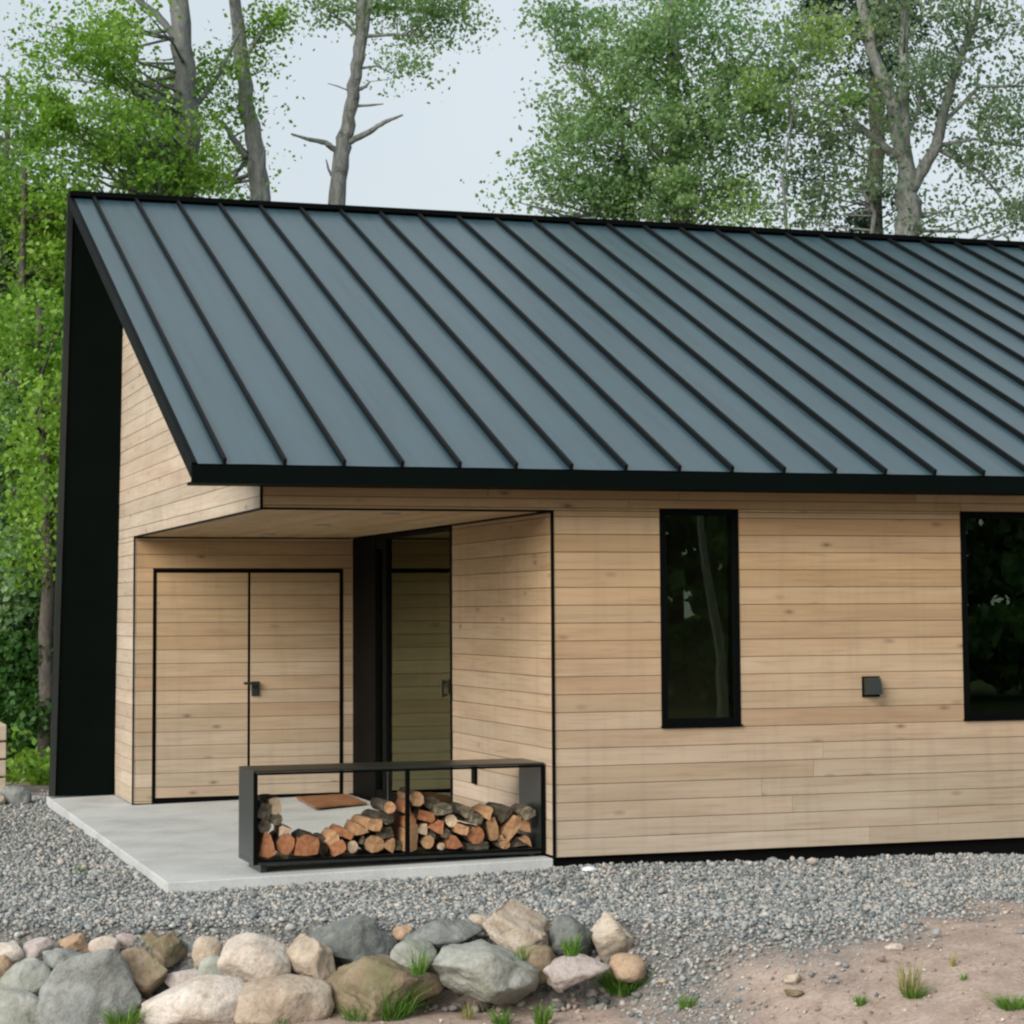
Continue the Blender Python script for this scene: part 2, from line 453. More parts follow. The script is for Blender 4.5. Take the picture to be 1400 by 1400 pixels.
# ------------------------------------------------------------------ ground
_fh = Vector((math.sin(YAW), math.cos(YAW)))
_rh = Vector((math.cos(YAW), -math.sin(YAW)))
def AB(x, y):
    dx, dy = x-CAM.x, y-CAM.y
    return dx*_rh.x+dy*_rh.y, dx*_fh.x+dy*_fh.y
def sm(t):
    t = np.clip(t, 0, 1); return t*t*(3-2*t)
WALL_B = 12.78
def ground_z(x, y):
    a, b = AB(x, y)
    w = np.interp(a, [.55, 2.4], [.5, 3.4])
    drop = .40*sm((WALL_B-b)/w)*np.interp(a, [.6, 2.6, 6], [1, .62, .45])
    z = np.interp(x, [-.8, 1.2, 2.05, 5.6, 12], [-.082, -.078, -.032, -.10, -.12])
    k = sm((y+1.0)/1.0)*sm((3-y)/2.0)*sm((x+1)/.5)
    base = -.085*(1-k)+z*k
    base = base - .10*sm((y-9)/6)
    zz = base-drop
    zz = zz+.012*np.sin(x*2.3+1.1*y)*np.cos(y*1.9-.6*x)
    return zz
GB = ([-20, .45, .7, .95, 1.83, 3.1, 5, 9], [12.42, 12.40, 11.9, 11.5, 12.3, 13.35, 14.4, 15.5])
def gravel_mask(x, y):
    a, b = AB(x, y)
    wob = .22*np.sin(a*4.1)+.16*np.sin(a*9.7+b*3)+.12*np.sin(b*7+a*2)
    soft = np.interp(a, [.3, .9], [.15, 1.0])
    m = np.clip((b-np.interp(a, *GB)+wob*soft)/soft+.5, 0, 1)
    m = m*np.clip((9.0-y)/1.2, 0, 1)
    return m
def make_ground():
    def axis(lo, hi, step, far):
        core = np.arange(lo, hi+1e-6, step)
        g = np.cumsum(step*1.22**np.arange(1, 60)); g = g[g < far]; g = np.append(g, far)
        return np.concatenate([(lo-g)[::-1], core, hi+g])
    xs = axis(-4.5, 7.5, .055, 500); ys = axis(-6.5, 8.5, .06, 500)
    X, Y = np.meshgrid(xs, ys, indexing='ij')
    Z = ground_z(X, Y)
    G = gravel_mask(X, Y)
    rough = np.array([mnoise.fractal(Vector((float(x)*2.6, float(y)*2.6, 0)), 1, 2, 4) for x, y in zip(X.ravel(), Y.ravel())]).reshape(X.shape)
    near = np.exp(-((np.maximum(0, np.abs(X-1.5)-6))**2+(np.maximum(0, np.abs(Y-1)-7.5))**2)/9)
    Z = Z+rough*(.006+.016*(1-G))*near
    n1, n2 = X.shape
    V = np.stack([X, Y, Z], -1).reshape(-1, 3)
    I = np.arange(n1*n2).reshape(n1, n2)
    F = np.stack([I[:-1, :-1], I[1:, :-1], I[1:, 1:], I[:-1, 1:]], -1).reshape(-1, 4)
    o = np_mesh('ground', V, F, MAT['ground'], smooth=True)
    A, B = AB(X, Y)
    forest = np.clip((Y-9.6)/2, 0, 1)+np.clip((-7.5-Y)/4, 0, 1)+np.clip((-5-X)/3, 0, 1)+np.clip((X-13)/3, 0, 1)
    ca = o.data.color_attributes.new('cover', 'FLOAT_COLOR', 'POINT')
    C = np.stack([G, np.clip(forest, 0, 1), np.zeros_like(G), np.ones_like(G)], -1)
    ca.data.foreach_set('color', C.astype(np.float32).ravel())
    tag(o, 'gravel yard giving way to bare pinkish dirt in front of the house', 'ground', kind='structure')
    return o
make_ground()

def rand_rot(n):
    q = RNG.normal(size=(n, 4)); q /= np.linalg.norm(q, axis=1)[:, None]
    w, x, y, z = q.T
    return np.stack([1-2*(y*y+z*z), 2*(x*y-z*w), 2*(x*z+y*w), 2*(x*y+z*w), 1-2*(x*x+z*z), 2*(y*z-x*w), 2*(x*z-y*w), 2*(y*z+x*w), 1-2*(x*x+y*y)], -1).reshape(n, 3, 3)
_p = (1+5**.5)/2
ICO = np.array([(-1, _p, 0), (1, _p, 0), (-1, -_p, 0), (1, -_p, 0), (0, -1, _p), (0, 1, _p), (0, -1, -_p), (0, 1, -_p), (_p, 0, -1), (_p, 0, 1), (-_p, 0, -1), (-_p, 0, 1)])/1.9
ICOF = np.array([(0, 11, 5), (0, 5, 1), (0, 1, 7), (0, 7, 10), (0, 10, 11), (1, 5, 9), (5, 11, 4), (11, 10, 2), (10, 7, 6), (7, 1, 8), (3, 9, 4), (3, 4, 2), (3, 2, 6), (3, 6, 8), (3, 8, 9), (4, 9, 5), (2, 4, 11), (6, 2, 10), (8, 6, 7), (9, 8, 1)])
def pebbles(name, P, size, mat):
    n = len(P)
    V = ICO[None]*(1+RNG.normal(0, .17, size=(n, 12, 1)))
    V = V*(RNG.uniform(.55, 1.15, size=(n, 1, 3)))
    V = np.einsum('nij,nkj->nki', rand_rot(n), V)*size[:, None, None]
    V[:, :, 2] *= .8
    V = V+P[:, None, :]
    F = (ICOF[None]+12*np.arange(n)[:, None, None]).reshape(-1, 3)
    return np_mesh(name, V.reshape(-1, 3), F, mat)
def inside_house(x, y):
    return ((x > -.62) & (y > .0) & (y < 6.75) & (x < 2.2)) | ((x > 2.1) & (y > .04))
N = 330000
x = RNG.uniform(-3.2, 7.2, N); y = RNG.uniform(-6.2, 8.6, N)
a, b = AB(x, y)
keep = (RNG.random(N) < gravel_mask(x, y)**1.5*np.interp(b, [10, 15, 19, 23], [1, 1, .5, .35])) & ~inside_house(x, y) & (np.abs(a) < .25*b+.5)
x, y = x[keep], y[keep]
sz = .0098*np.exp(RNG.normal(0, .38, len(x)))
P = np.stack([x, y, ground_z(x, y)+sz*RNG.uniform(.1, .9, len(x))], -1)
tag(pebbles('gravel', P, sz, MAT['pebble']), 'loose blue grey crushed stone covering the yard', 'gravel', kind='stuff')
N = 14000
x = RNG.uniform(-3, 6.5, N); y = RNG.uniform(-6.2, 0, N)
keep = (gravel_mask(x, y) < .5)
x, y = x[keep], y[keep]
sz = .006*np.exp(RNG.normal(0, .5, len(x)))
P = np.stack([x, y, ground_z(x, y)+sz*.4], -1)
tag(pebbles('grit', P, sz, MAT['grit']), 'small stones scattered over the bare dirt', 'grit', kind='stuff')

# ------------------------------------------------------------------ porch slab
PW, PD, HC = 2.016, 5.514, 2.376
def slab_z(x, y): return -.0105+.018*x+.002*y
def make_slab():
    x0, x1, y0, y1 = -.60, PW+.0, .012, 6.86
    v = [(x0, y0), (x1, y0), (x1, y1), (x0, y1)]
    vs = [(a, b, -.30) for a, b in v]+[(a, b, slab_z(a, b)) for a, b in v]
    o = mesh_obj('porch_slab', vs, BOXF, MAT['concrete'])
    bevel_mesh(o, .008, 2)
    tag(o, 'pale grey concrete porch slab at the corner of the house', 'slab', kind='structure')
make_slab()

# ------------------------------------------------------------------ house
house = empty('house', (0, 0, 0))
tag(house, 'timber clad house with black standing seam shed roof', 'house')
XE = 12.2                     # far end of the house
EAVE_Y, EAVE_Z = -.35, 2.642
RIDGE_Y, RIDGE_Z = 6.22, 5.558
RX0, RX1 = -.523, XE+.4
BACK_Y = 6.67
ROW, GAP, TH = .1215, .0034, .020
Z0 = .030
slope = (RIDGE_Z-EAVE_Z)/(RIDGE_Y-EAVE_Y)
def roof_under(y): return EAVE_Z-.115+(y-EAVE_Y)*slope

def clip(poly, n, d):
    """keep the part of a 2-D polygon where n.p <= d"""
    out = []
    for i in range(len(poly)):
        p, q = poly[i], poly[(i+1) % len(poly)]
        sp, sq = n[0]*p[0]+n[1]*p[1]-d, n[0]*q[0]+n[1]*q[1]-d
        if sp <= 0: out.append(p)
        if (sp < 0 < sq) or (sq < 0 < sp):
            t = sp/(sp-sq); out.append((p[0]+t*(q[0]-p[0]), p[1]+t*(q[1]-p[1])))
    return out

def frame(o, u, v, n):
    m = Matrix((u, v, n)).transposed().to_4x4(); m.translation = o
    return m
FR_FRONT = lambda y: frame(Vector((0, y, 0)), Vector((1, 0, 0)), Vector((0, 0, 1)), Vector((0, -1, 0)))
FR_END = lambda x: frame(Vector((x, 0, 0)), Vector((0, -1, 0)), Vector((0, 0, 1)), Vector((-1, 0, 0)))    # local u = -y

def board(fr, poly, parent, mat, th=TH, name='board'):
    """polygon in the wall's (u,v) plane, standing th proud of it"""
    c = (sum(p[0] for p in poly)/len(poly), sum(p[1] for p in poly)/len(poly))
    n = len(poly)
    ch = .0022
    def inset(p):
        dx, dy = c[0]-p[0], c[1]-p[1]
        return (p[0]+math.copysign(min(ch, abs(dx)*.3), dx), p[1]+math.copysign(min(ch, abs(dy)*.3), dy))
    vs = [(p[0]-c[0], p[1]-c[1], 0) for p in poly]+[(p[0]-c[0], p[1]-c[1], th-ch) for p in poly]+[(inset(p)[0]-c[0], inset(p)[1]-c[1], th) for p in poly]
    fs = [tuple(range(2*n, 3*n))]
    for i in range(n):
        j = (i+1) % n
        fs.append((i, j, n+j, n+i)); fs.append((n+i, n+j, 2*n+j, 2*n+i))
    o = mesh_obj(name, vs, fs, mat, parent)
    m = fr.copy(); m.translation = fr @ Vector((c[0], c[1], random.uniform(-.0012, .0012)))
    o.matrix_local = m
    return o

def lay_boards(fr, u0, u1, v0, v1, holes, parent, mat, lmin=1.4, lmax=4.4, top=None, zref=Z0, row=ROW):
    """rows of boards on rectangle u0..u1 x v0..v1 less the holes, cut by the half plane top"""
    k0 = math.floor((v0-zref)/row+1e-6)
    k = k0
    while zref+k*row < v1-1e-6:
        a, b = max(v0, zref+k*row), min(v1, zref+(k+1)*row)
        k += 1
        if b-a < .012: continue
        # split the row into sub rows wherever a hole begins or ends inside it
        cuts = sorted({a, b, *[h for q in holes for h in (q[2], q[3]) if a+.018 < h < b-.018]})
        for lo, hi in zip(cuts, cuts[1:]):
            free = [(u0, u1)]
            for (h0, h1, g0, g1) in holes:
                if g0 < hi-.018 and g1 > lo+.018:
                    nf = []
                    for p, q in free:
                        if h1 <= p or h0 >= q: nf.append((p, q)); continue
                        if h0 > p: nf.append((p, h0))
                        if h1 < q: nf.append((h1, q))
                    free = nf
            for p, q in free:
                if q-p < .015: continue
                joints = [p]
                while q-joints[-1] > lmax:
                    joints.append(joints[-1]+random.uniform(lmin, lmax))
                    if q-joints[-1] < .5: joints.pop(); break
                if len(joints) == 1 and q-p > lmin*1.6 and random.random() < .6:
                    joints.append(p+(q-p)*random.uniform(.25, .75))
                joints.append(q)
                for s, t in zip(joints, joints[1:]):
                    ge = .0012 if True else 0
                    poly = [(s+ge, lo+GAP/2), (t-ge, lo+GAP/2), (t-ge, hi-GAP/2), (s+ge, hi-GAP/2)]
                    if top is not None: poly = clip(poly, *top)
                    if len(poly) >= 3: board(fr, poly, parent, mat)

# -- the long wall facing the yard
WIN = [(2.8126, 3.4063), (5.170, 6.75)]
WT, WB = 2.3991, .8981
T = .15
wall = boxes('wall', [(PW+.02, WIN[0][0], TH, T, Z0, 2.60), (WIN[0][1], WIN[1][0], TH, T, Z0, 2.60), (WIN[1][1], XE, TH, T, Z0, 2.60),
                      (WIN[0][0], WIN[0][1], TH, T, Z0, WB), (WIN[1][0], WIN[1][1], TH, T, Z0, WB),
                      (WIN[0][0], WIN[0][1], TH, T, WT, 2.60), (WIN[1][0], WIN[1][1], TH, T, WT, 2.60),
                      (.022, PW+.02, TH, T, HC+.022, 2.60)], MAT['void'], house)
wall['label'] = 'honey coloured board wall with two black windows facing the yard'
holes = [(w0, w1, WB, WT) for w0, w1 in WIN]+[(-1, PW+.006, -1, HC+.004)]
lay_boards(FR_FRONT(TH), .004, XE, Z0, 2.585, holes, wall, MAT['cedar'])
# -- foundation below the boards
box('foundation', PW+.01, XE-.05, .05, 6.6, -.6, Z0-.004, MAT['foundation'], house)

# -- the gable end wall
end = boxes('wall', [(TH, T, .13, BACK_Y-.05, HC+.022, 2.45), (TH, T, PD+.03, BACK_Y-.05, slab_z(0, 6)+.004, HC+.03)], MAT['void'], house)
end['label'] = 'pale weathered board wall below the roof verge'
gv = [(T, HC+.022), (BACK_Y-.05, HC+.022), (BACK_Y-.05, roof_under(RIDGE_Y)-.08), (RIDGE_Y, roof_under(RIDGE_Y)-.08), (T, roof_under(T)-.08)]
nv = len(gv)
g = mesh_obj('gable_sheathing', [(TH, p, q) for p, q in gv]+[(T-.001, p, q) for p, q in gv],
             [tuple(range(nv))[::-1], tuple(range(nv, 2*nv))]+[(i, (i+1) % nv, nv+(i+1) % nv, nv+i) for i in range(nv)], MAT['void'], end)
# half plane in (u,v) with u=-y : v <= roof_under(-u)-.01
tp = ((slope, 1.0), EAVE_Z-.115-EAVE_Y*slope-.012)
lay_boards(FR_END(TH), -BACK_Y+.06, 0.0, slab_z(0, 6)+.012, 5.5, [(-PD+.0, 1, -1, HC+.004)], end, MAT['cedar_pale'], 2.0, 6.0, top=tp)

# -- porch: rear wall with a pair of doors, side wall, soffit
D0, DM, D1, DT = .1968, 1.043, 1.8893, 2.062
rear = boxes('wall', [(.02, D0-.0, PD+TH, PD+.12, -.0, HC), (D1, PW+.1, PD+TH, PD+.12, .03, HC), (D0, D1, PD+TH, PD+.12, DT, HC)], MAT['void'], house)
rear['label'] = 'board wall at the back of the porch around the double doors'
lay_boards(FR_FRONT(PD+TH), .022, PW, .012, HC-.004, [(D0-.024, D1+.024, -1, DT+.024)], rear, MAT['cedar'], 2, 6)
fr = FR_FRONT(PD+TH)
frm = boxes('door_frame', [(D0-.024, D0, PD-.004, PD+.11, .001, DT+.024), (D1, D1+.024, PD-.004, PD+.11, .036, DT+.024), (D0+.0005, D1-.0005, PD-.004, PD+.11, DT, DT+.0235), (D0+.0005, D1-.0005, PD+.0, PD+.11, -.02, .045)], MAT['trim'], house)
for i, (q0, q1) in enumerate(((D0+.006, DM-.011), (DM+.011, D1-.006))):
    dr = box('door', q0-.003, q1+.003, PD+.022, PD+.07, .05, DT-.004, MAT['trim'], house)
    dr['label'] = 'left door leaf faced with horizontal boards' if i == 0 else 'right door leaf faced with horizontal boards, carrying the handle'
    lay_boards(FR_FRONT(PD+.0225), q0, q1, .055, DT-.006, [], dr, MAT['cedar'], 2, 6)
    if i == 1:
        hx, hz = DM+.055, 1.02
        boxes('handle', [(hx-.035, hx+.035, PD-.012, PD+.004, hz-.075, hz+.055), (hx-.02, hx+.02, PD-.05, PD-.012, hz+.03, hz+.05), (hx-.115, hx+.022, PD-.068, PD-.05, hz+.028, hz+.052)], MAT['steel'], dr)
        bevel_mesh(box('lock', hx-.028, hx+.03, PD-.026, PD-.0125, hz-.07, hz-.0, MAT['steel'], dr), .004)
    else:
        box('astragal', q1+.0045, q1+.0155, PD+.004, PD+.02, .052, DT-.006, MAT['trim'], dr)

side = boxes('wall', [(PW+TH, PW+.14, TH+.002, 2.385, .03, HC-.001)], MAT['void'], house)
side['label'] = 'board return wall between the porch and the long wall'
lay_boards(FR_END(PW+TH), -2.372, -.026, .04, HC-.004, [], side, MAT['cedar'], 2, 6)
box('outlet_box', PW-.028, PW-.002, 1.72, 1.80, .40, .56, MAT['trim'], side, .004)

soff = boxes('soffit', [(.03, PW-.002, .03, PD, HC+.021, HC+.06)], MAT['void'], house)
fs_ = frame(Vector((0, 0, HC+.021)), Vector((0, 1, 0)), Vector((1, 0, 0)), Vector((0, 0, -1)))
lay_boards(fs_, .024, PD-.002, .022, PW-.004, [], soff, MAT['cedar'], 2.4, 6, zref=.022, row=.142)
for ly in (.55, 2.6, 4.62):
    bm = bmesh.new()
    bmesh.ops.create_cone(bm, cap_ends=True, segments=28, radius1=.062, radius2=.07, depth=.008)
    me = bpy.data.meshes.new('downlight'); bm.to_mesh(me); bm.free(); me.materials.append(MAT['lamp_trim'])
    dl = link(bpy.data.objects.new('downlight', me), house); dl.location = (1.03, ly, HC-.0045)
    bm = bmesh.new()
    bmesh.ops.create_cone(bm, cap_ends=True, segments=24, radius1=.040, radius2=.046, depth=.006)
    me = bpy.data.meshes.new('lens'); bm.to_mesh(me); bm.free(); me.materials.append(MAT['lens'])
    le = link(bpy.data.objects.new('lens', me), dl); le.location = (0, 0, -.006)

# -- thin black metal angles along the edges of the porch opening
e_ = .010
for i, b_ in enumerate([(-.004, .011, -.006, .018, HC+.0, 2.53),                         # upright above the open corner
           (.0115, PW-.001, -.007, .0175, HC-.008, HC+.004),                             # head of the opening
           (PW-.001, PW+.013, -.007, .024, Z0-.004, HC+.004),                            # corner at the long wall
           (-.005, .018, .0185, PD-.006, HC-.008, HC+.004),                              # foot of the gable boards
           (-.004, .006, PD-.0055, PD+.018, slab_z(0, PD)+.003, HC+.0055),               # corner at the doors
           (.0205, PW-.03, PD-.006, PD+.018, HC-.012, HC+.0055),
           (PW-.006, PW+.018, .0245, 2.38, HC-.012, HC+.0055)]):
    box('trim', *b_, MAT['trim'], house)

# -- glazed entry on the side of the porch
ent = empty('entry_door', (0, 0, 0), house)
ent['label'] = 'tall glazed entry door with black frame in the side of the porch'
G0, G1 = 2.385, 4.366
boxes('frame', [(PW-.006, PW+.09, G0, G0+.035, .035, HC-.013), (PW-.006, PW+.09, G1-.02, G1+.10, .035, HC-.013), (PW-.006, PW+.09, G0+.036, G1-.021, .035, .135),
                (PW-.006, PW+.09, G0+.036, G1-.021, HC-.045, HC-.013), (PW-.012, PW+.09, 4.70, PD-.007, .035, HC-.013), (PW-.006, PW+.09, G1+.101, 4.699, .035, .14), (PW-.006, PW+.09, G1+.101, 4.699, 2.25, HC-.013),
                ], MAT['trim'], ent)
box('glass_pane', PW+.02, PW+.028, G0+.02, G1-.01, .10, HC-.03, MAT['glass'], ent)
box('glass_pane', PW+.022, PW+.030, G1+.09, 4.71, .12, 2.27, MAT['glass'], ent)
boxes('handle', [(PW-.05, PW-.03, 2.50, 2.525, 1.02, 1.16), (PW-.031, PW-.005, 2.505, 2.52, 1.03, 1.05), (PW-.031, PW-.005, 2.505, 2.52, 1.13, 1.15)], MAT['steel'], ent)
box('threshold', PW-.05, PW+.02, G0, PD-.006, .030, .046, MAT['trim'], ent)

# -- windows
for (w0, w1) in WIN:
    wn = empty('window', (0, 0, 0), house)
    wn['label'] = 'narrow black framed window' if w1-w0 < 1 else 'wide black framed window'
    fw = .045
    boxes('frame', [(w0+.001, w0+fw, -.006, .10, WB+.001, WT-.001), (w1-fw, w1-.001, -.006, .10, WB+.001, WT-.001), (w0+fw+.0005, w1-fw-.0005, -.006, .10, WB+.001, WB+fw), (w0+fw+.0005, w1-fw-.0005, -.006, .10, WT-fw, WT-.001)], MAT['trim'], wn)
    box('glass_pane', w0+fw-.008, w1-fw+.008, .030, .038, WB+fw-.008, WT-fw+.008, MAT['glass'], wn)
    box('sill', w0-.008, w1+.008, -.022, .0, WB-.012, WB-.0005, MAT['trim'], wn)

# -- black rear wall that folds down from the ridge
def fin():
    t = .10
    zt = RIDGE_Z-.02
    xb, xt = -.590, -.528
    hx0, hx1, hz0, hz1 = 2.55, 3.02, .15, 2.15     # rear window
    def yy(z): return BACK_Y+(RIDGE_Y-BACK_Y)*(z/zt)
    def slabp(x0b, x0t, x1, z0, z1):
        a0 = x0b+(x0t-x0b)*0
        v = []
        for z in (z0, z1):
            xl = x0b+(x0t-x0b)*((z-0)/zt)
            v += [(xl, yy(z)-.004, z), (x1, yy(z)-.004, z), (x1, yy(z)+t, z), (xl, yy(z)+t, z)]
        return v
    vs, fs = [], []
    for q in (slabp(xb, xt, hx0, .006, zt), slabp(hx1, hx1, XE+.3, -.3, zt), slabp(hx0, hx0, hx1, -.3, hz0), slabp(hx0, hx0, hx1, hz1, zt)):
        k = len(vs); vs += q; fs += [tuple(i+k for i in f) for f in BOXF]
    o = mesh_obj('metal_wall', vs, fs, MAT['black'], house)
    o['label'] = 'tall black metal wall standing out past the timber end'
    # folded metal edge on its free end
    v2 = []
    for z in (.008, zt):
        xl = xb+(xt-xb)*z/zt
        v2 += [(xl-.006, yy(z)-.02, z), (xl+.045, yy(z)-.02, z), (xl+.045, yy(z)-.0042, z), (xl-.006, yy(z)-.0042, z)]
    mesh_obj('edge_trim', v2, BOXF, MAT['steel'], o)
    wn = empty('window', (0, 0, 0), house); wn['label'] = 'slim window in the rear wall seen through the entry glass'
    y0 = yy(1)
    boxes('frame', [(hx0-.01, hx0+.03, y0-.09, y0+.14, hz0, hz1), (hx1-.03, hx1+.01, y0-.09, y0+.14, hz0, hz1), (hx0+.031, hx1-.031, y0-.09, y0+.14, hz0-.01, hz0+.03), (hx0+.031, hx1-.031, y0-.09, y0+.14, hz1-.03, hz1+.01)], MAT['trim'], wn)
    box('glass_pane', hx0+.02, hx1-.02, y0+.02, y0+.03, hz0+.02, hz1-.02, MAT['glass'], wn)
fin()
# -- inside: floor and far end
box('interior_floor', PW+.16, XE-.2, .16, 6.35, Z0, .05, MAT['interior'], house)
box('partition', 5.0, 5.1, .16, 6.3, .051, 2.6, MAT['interior'], house)
xe = [(XE-.15, .02), (XE-.15, 6.2), (XE, 6.2), (XE, .02)]
mesh_obj('wall', [(p, q, Z0-.5) for p, q in xe]+[(p, q, roof_under(q)-.03) for p, q in xe], BOXF, MAT['void'], house)

# -- roof
roof = empty('roof', (0, 0, 0), house)
roof['label'] = 'black standing seam metal roof falling towards the yard'
def rpt(x, y, h):
    """point h above the roof plane"""
    L = math.hypot(1, slope)
    return (x, y-slope/L*h, EAVE_Z+(y-EAVE_Y)*slope+h/L)
def rprism(name, x0, x1, y0, y1, h0, h1, mat, parent):
    v = [rpt(x0, y0, h0), rpt(x1, y0, h0), rpt(x1, y1, h0), rpt(x0, y1, h0), rpt(x0, y0, h1), rpt(x1, y0, h1), rpt(x1, y1, h1), rpt(x0, y1, h1)]
    return mesh_obj(name, v, BOXF, mat, parent)
rprism('deck', RX0+.012, RX1-.012, EAVE_Y+.02, RIDGE_Y-.02, -.075, -.0045, MAT['black'], roof)
SEAM0, SEAMP = -.3115, .3905
seams = [SEAM0+k*SEAMP for k in range(40) if SEAM0+k*SEAMP < RX1-.1]
edges = [RX0+.03]+seams+[RX1-.03]
for i, (p, q) in enumerate(zip(edges, edges[1:])):
    # panel with a faint stiffening swell so that no two sheets reflect exactly alike
    nx, ny = 4, 12
    tilt = random.uniform(-.0012, .0012)
    V, F = [], []
    for a in range(nx+1):
        for b in range(ny+1):
            fx, fy = a/nx, b/ny
            hgt = .0+.0016*math.sin(math.pi*fx)*math.sin(fy*7+i*1.7)+tilt*(fx-.5)+.002
            V.append(rpt(p+.010+(q-p-.020)*fx, EAVE_Y-.012+(RIDGE_Y-.01-EAVE_Y)*fy, hgt))
    for a in range(nx):
        for b in range(ny):
            k = a*(ny+1)+b
            F.append((k, k+ny+1, k+ny+2, k+1))
    mesh_obj('roof_panel', V, F, MAT['roof'], roof, smooth=True)
sv = None
for k, s in enumerate(seams):
    o = rprism('seam', s-.011, s+.011, EAVE_Y-.016, RIDGE_Y-.01, -.002, .042, MAT['seam'], roof)
# verge (rake) trims, ridge cap, eave fascia and soffit
rprism('verge_trim', RX0, RX0+.032, EAVE_Y-.016, RIDGE_Y+.0, -.09, .012, MAT['trim'], roof)
rprism('verge_trim', RX1-.032, RX1, EAVE_Y-.016, RIDGE_Y+.0, -.09, .012, MAT['trim'], roof)
cv = []
for xx in (RX0-.004, RX1+.004):
    cv += [(xx, RIDGE_Y-.13, RIDGE_Z-.03+.01), (xx, RIDGE_Y+.13, RIDGE_Z-.03), (xx, RIDGE_Y+.13, RIDGE_Z+.032), (xx, RIDGE_Y-.13, RIDGE_Z+.026)]
mesh_obj('ridge_cap', cv, [(0, 1, 2, 3), (4, 7, 6, 5), (0, 4, 5, 1), (1, 5, 6, 2), (2, 6, 7, 3), (3, 7, 4, 0)], MAT['trim'], roof)
fa = box('fascia', RX0+.002, RX1-.002, EAVE_Y-.022, EAVE_Y+.012, EAVE_Z-.128, EAVE_Z-.012, MAT['black'], roof)
box('eave_soffit', RX0+.034, RX1-.034, EAVE_Y+.013, -.0085, EAVE_Z-.124, EAVE_Z-.106, MAT['black'], roof)

# ------------------------------------------------------------------ fixture on the long wall
lp = empty('outlet_cover', (4.418, 0, 1.07))
tag(lp, 'small black weatherproof cover box on the board wall between the windows', 'cover box')
box('base_plate', -.068, .068, -.012, .0, .0, .146, MAT['trim'], lp)
mesh_obj('hood', [(-.060, -.0125, .012), (.060, -.0125, .012), (.060, -.0125, .138), (-.060, -.0125, .138), (-.052, -.085, .022), (.052, -.085, .022), (.052, -.060, .130), (-.052, -.060, .130)],
         [(4, 5, 6, 7), (0, 4, 7, 3), (1, 2, 6, 5), (3, 7, 6, 2), (0, 1, 5, 4)], MAT['steel'], lp)

# ------------------------------------------------------------------ doormat
dm = bpy.data.meshes.new('doormat')
vm = [on_plane(u, v, 2, .036) for u, v in ((411, 1089), (482, 1085), (513, 1098), (441, 1104.5))]
cm = sum(vm, Vector())/4
vs, fs = [], []
ns = 14
for a in range(ns+1):
    for b in range(ns+1):
        p = vm[0].lerp(vm[1], a/ns).lerp(vm[3].lerp(vm[2], a/ns), b/ns)
        p = p-cm; p.x *= .96; p.y *= .90
        p.z = .012+random.uniform(-.0025, .0025)
        vs.append(p)
for a in range(ns):
    for b in range(ns):
        k = a*(ns+1)+b; fs.append((k, k+1, k+ns+2, k+ns+1))
mt = mesh_obj('doormat', vs, fs, MAT['coir'])
mt.location = (min(cm.x, 1.62), min(cm.y, 4.75), slab_z(1.6, 4.8)+.004)
bm = bmesh.new(); bm.from_mesh(mt.data)
r = bmesh.ops.extrude_face_region(bm, geom=bm.faces[:])
for v in [q for q in r['geom'] if isinstance(q, bmesh.types.BMVert)]: v.co.z += .014
bmesh.ops.recalc_face_normals(bm, faces=bm.faces[:])
bm.to_mesh(mt.data); bm.free()
tag(mt, 'rust brown coir doormat lying in front of the glazed entry', 'doormat')

# ------------------------------------------------------------------ firewood rack
RKX0, RKX1, RKY0, RKY1 = -.014, 2.004, .15, .64
RZ0 = slab_z(.1, .4)
rack = empty('firewood_rack', ((RKX0+RKX1)/2, (RKY0+RKY1)/2, RZ0))
tag(rack, 'low black steel firewood rack along the front of the porch slab', 'rack')
def rk(name, x0, x1, y0, y1, z0, z1, mat='steel'):
    c = rack.location
    z0, z1 = z0+RZ0, z1+RZ0
    return box(name, x0-c.x, x1-c.x, y0-c.y, y1-c.y, z0-c.z, z1-c.z, MAT[mat], rack, .002)
RB, RT = .055, .668
rk('top_plate', RKX0, RKX1, RKY0, RKY1, RT-.014, RT)
rk('bottom_plate', RKX0, RKX1, RKY0, RKY1, RB, RB+.028)
rk('end_plate', RKX0, RKX0+.022, RKY0+.001, RKY1-.001, RB+.0285, RT-.0145)
rk('end_plate', RKX1-.022, RKX1, RKY0+.001, RKY1-.001, RB+.0285, RT-.0145)
rk('post', 1.022, 1.050, RKY0+.002, RKY0+.03, RB+.0285, RT-.0145, 'trim')
rk('post', 1.022, 1.046, RKY1-.03, RKY1-.002, RB+.0285, RT-.0145)
for fx0, fx1, fz0, fz1 in ((RKX0, RKX0+.028, RB, RT-.0145), (RKX1-.028, RKX1, RB, RT-.0145), (RKX0+.0285, RKX1-.0285, RT-.030, RT-.0145), (RKX0+.0285, RKX1-.0285, RB+.018, RB+.034)):
    rk('angle_iron', fx0, fx1, RKY0-.006, RKY0-.0005, fz0, fz1, 'trim')
for xx in (RKX0+.06, RKX1-.10):
    o = rk('foot', xx, xx+.04, RKY0+.05, RKY1-.05, .0 if xx < 1 else .026, RB-.0005)

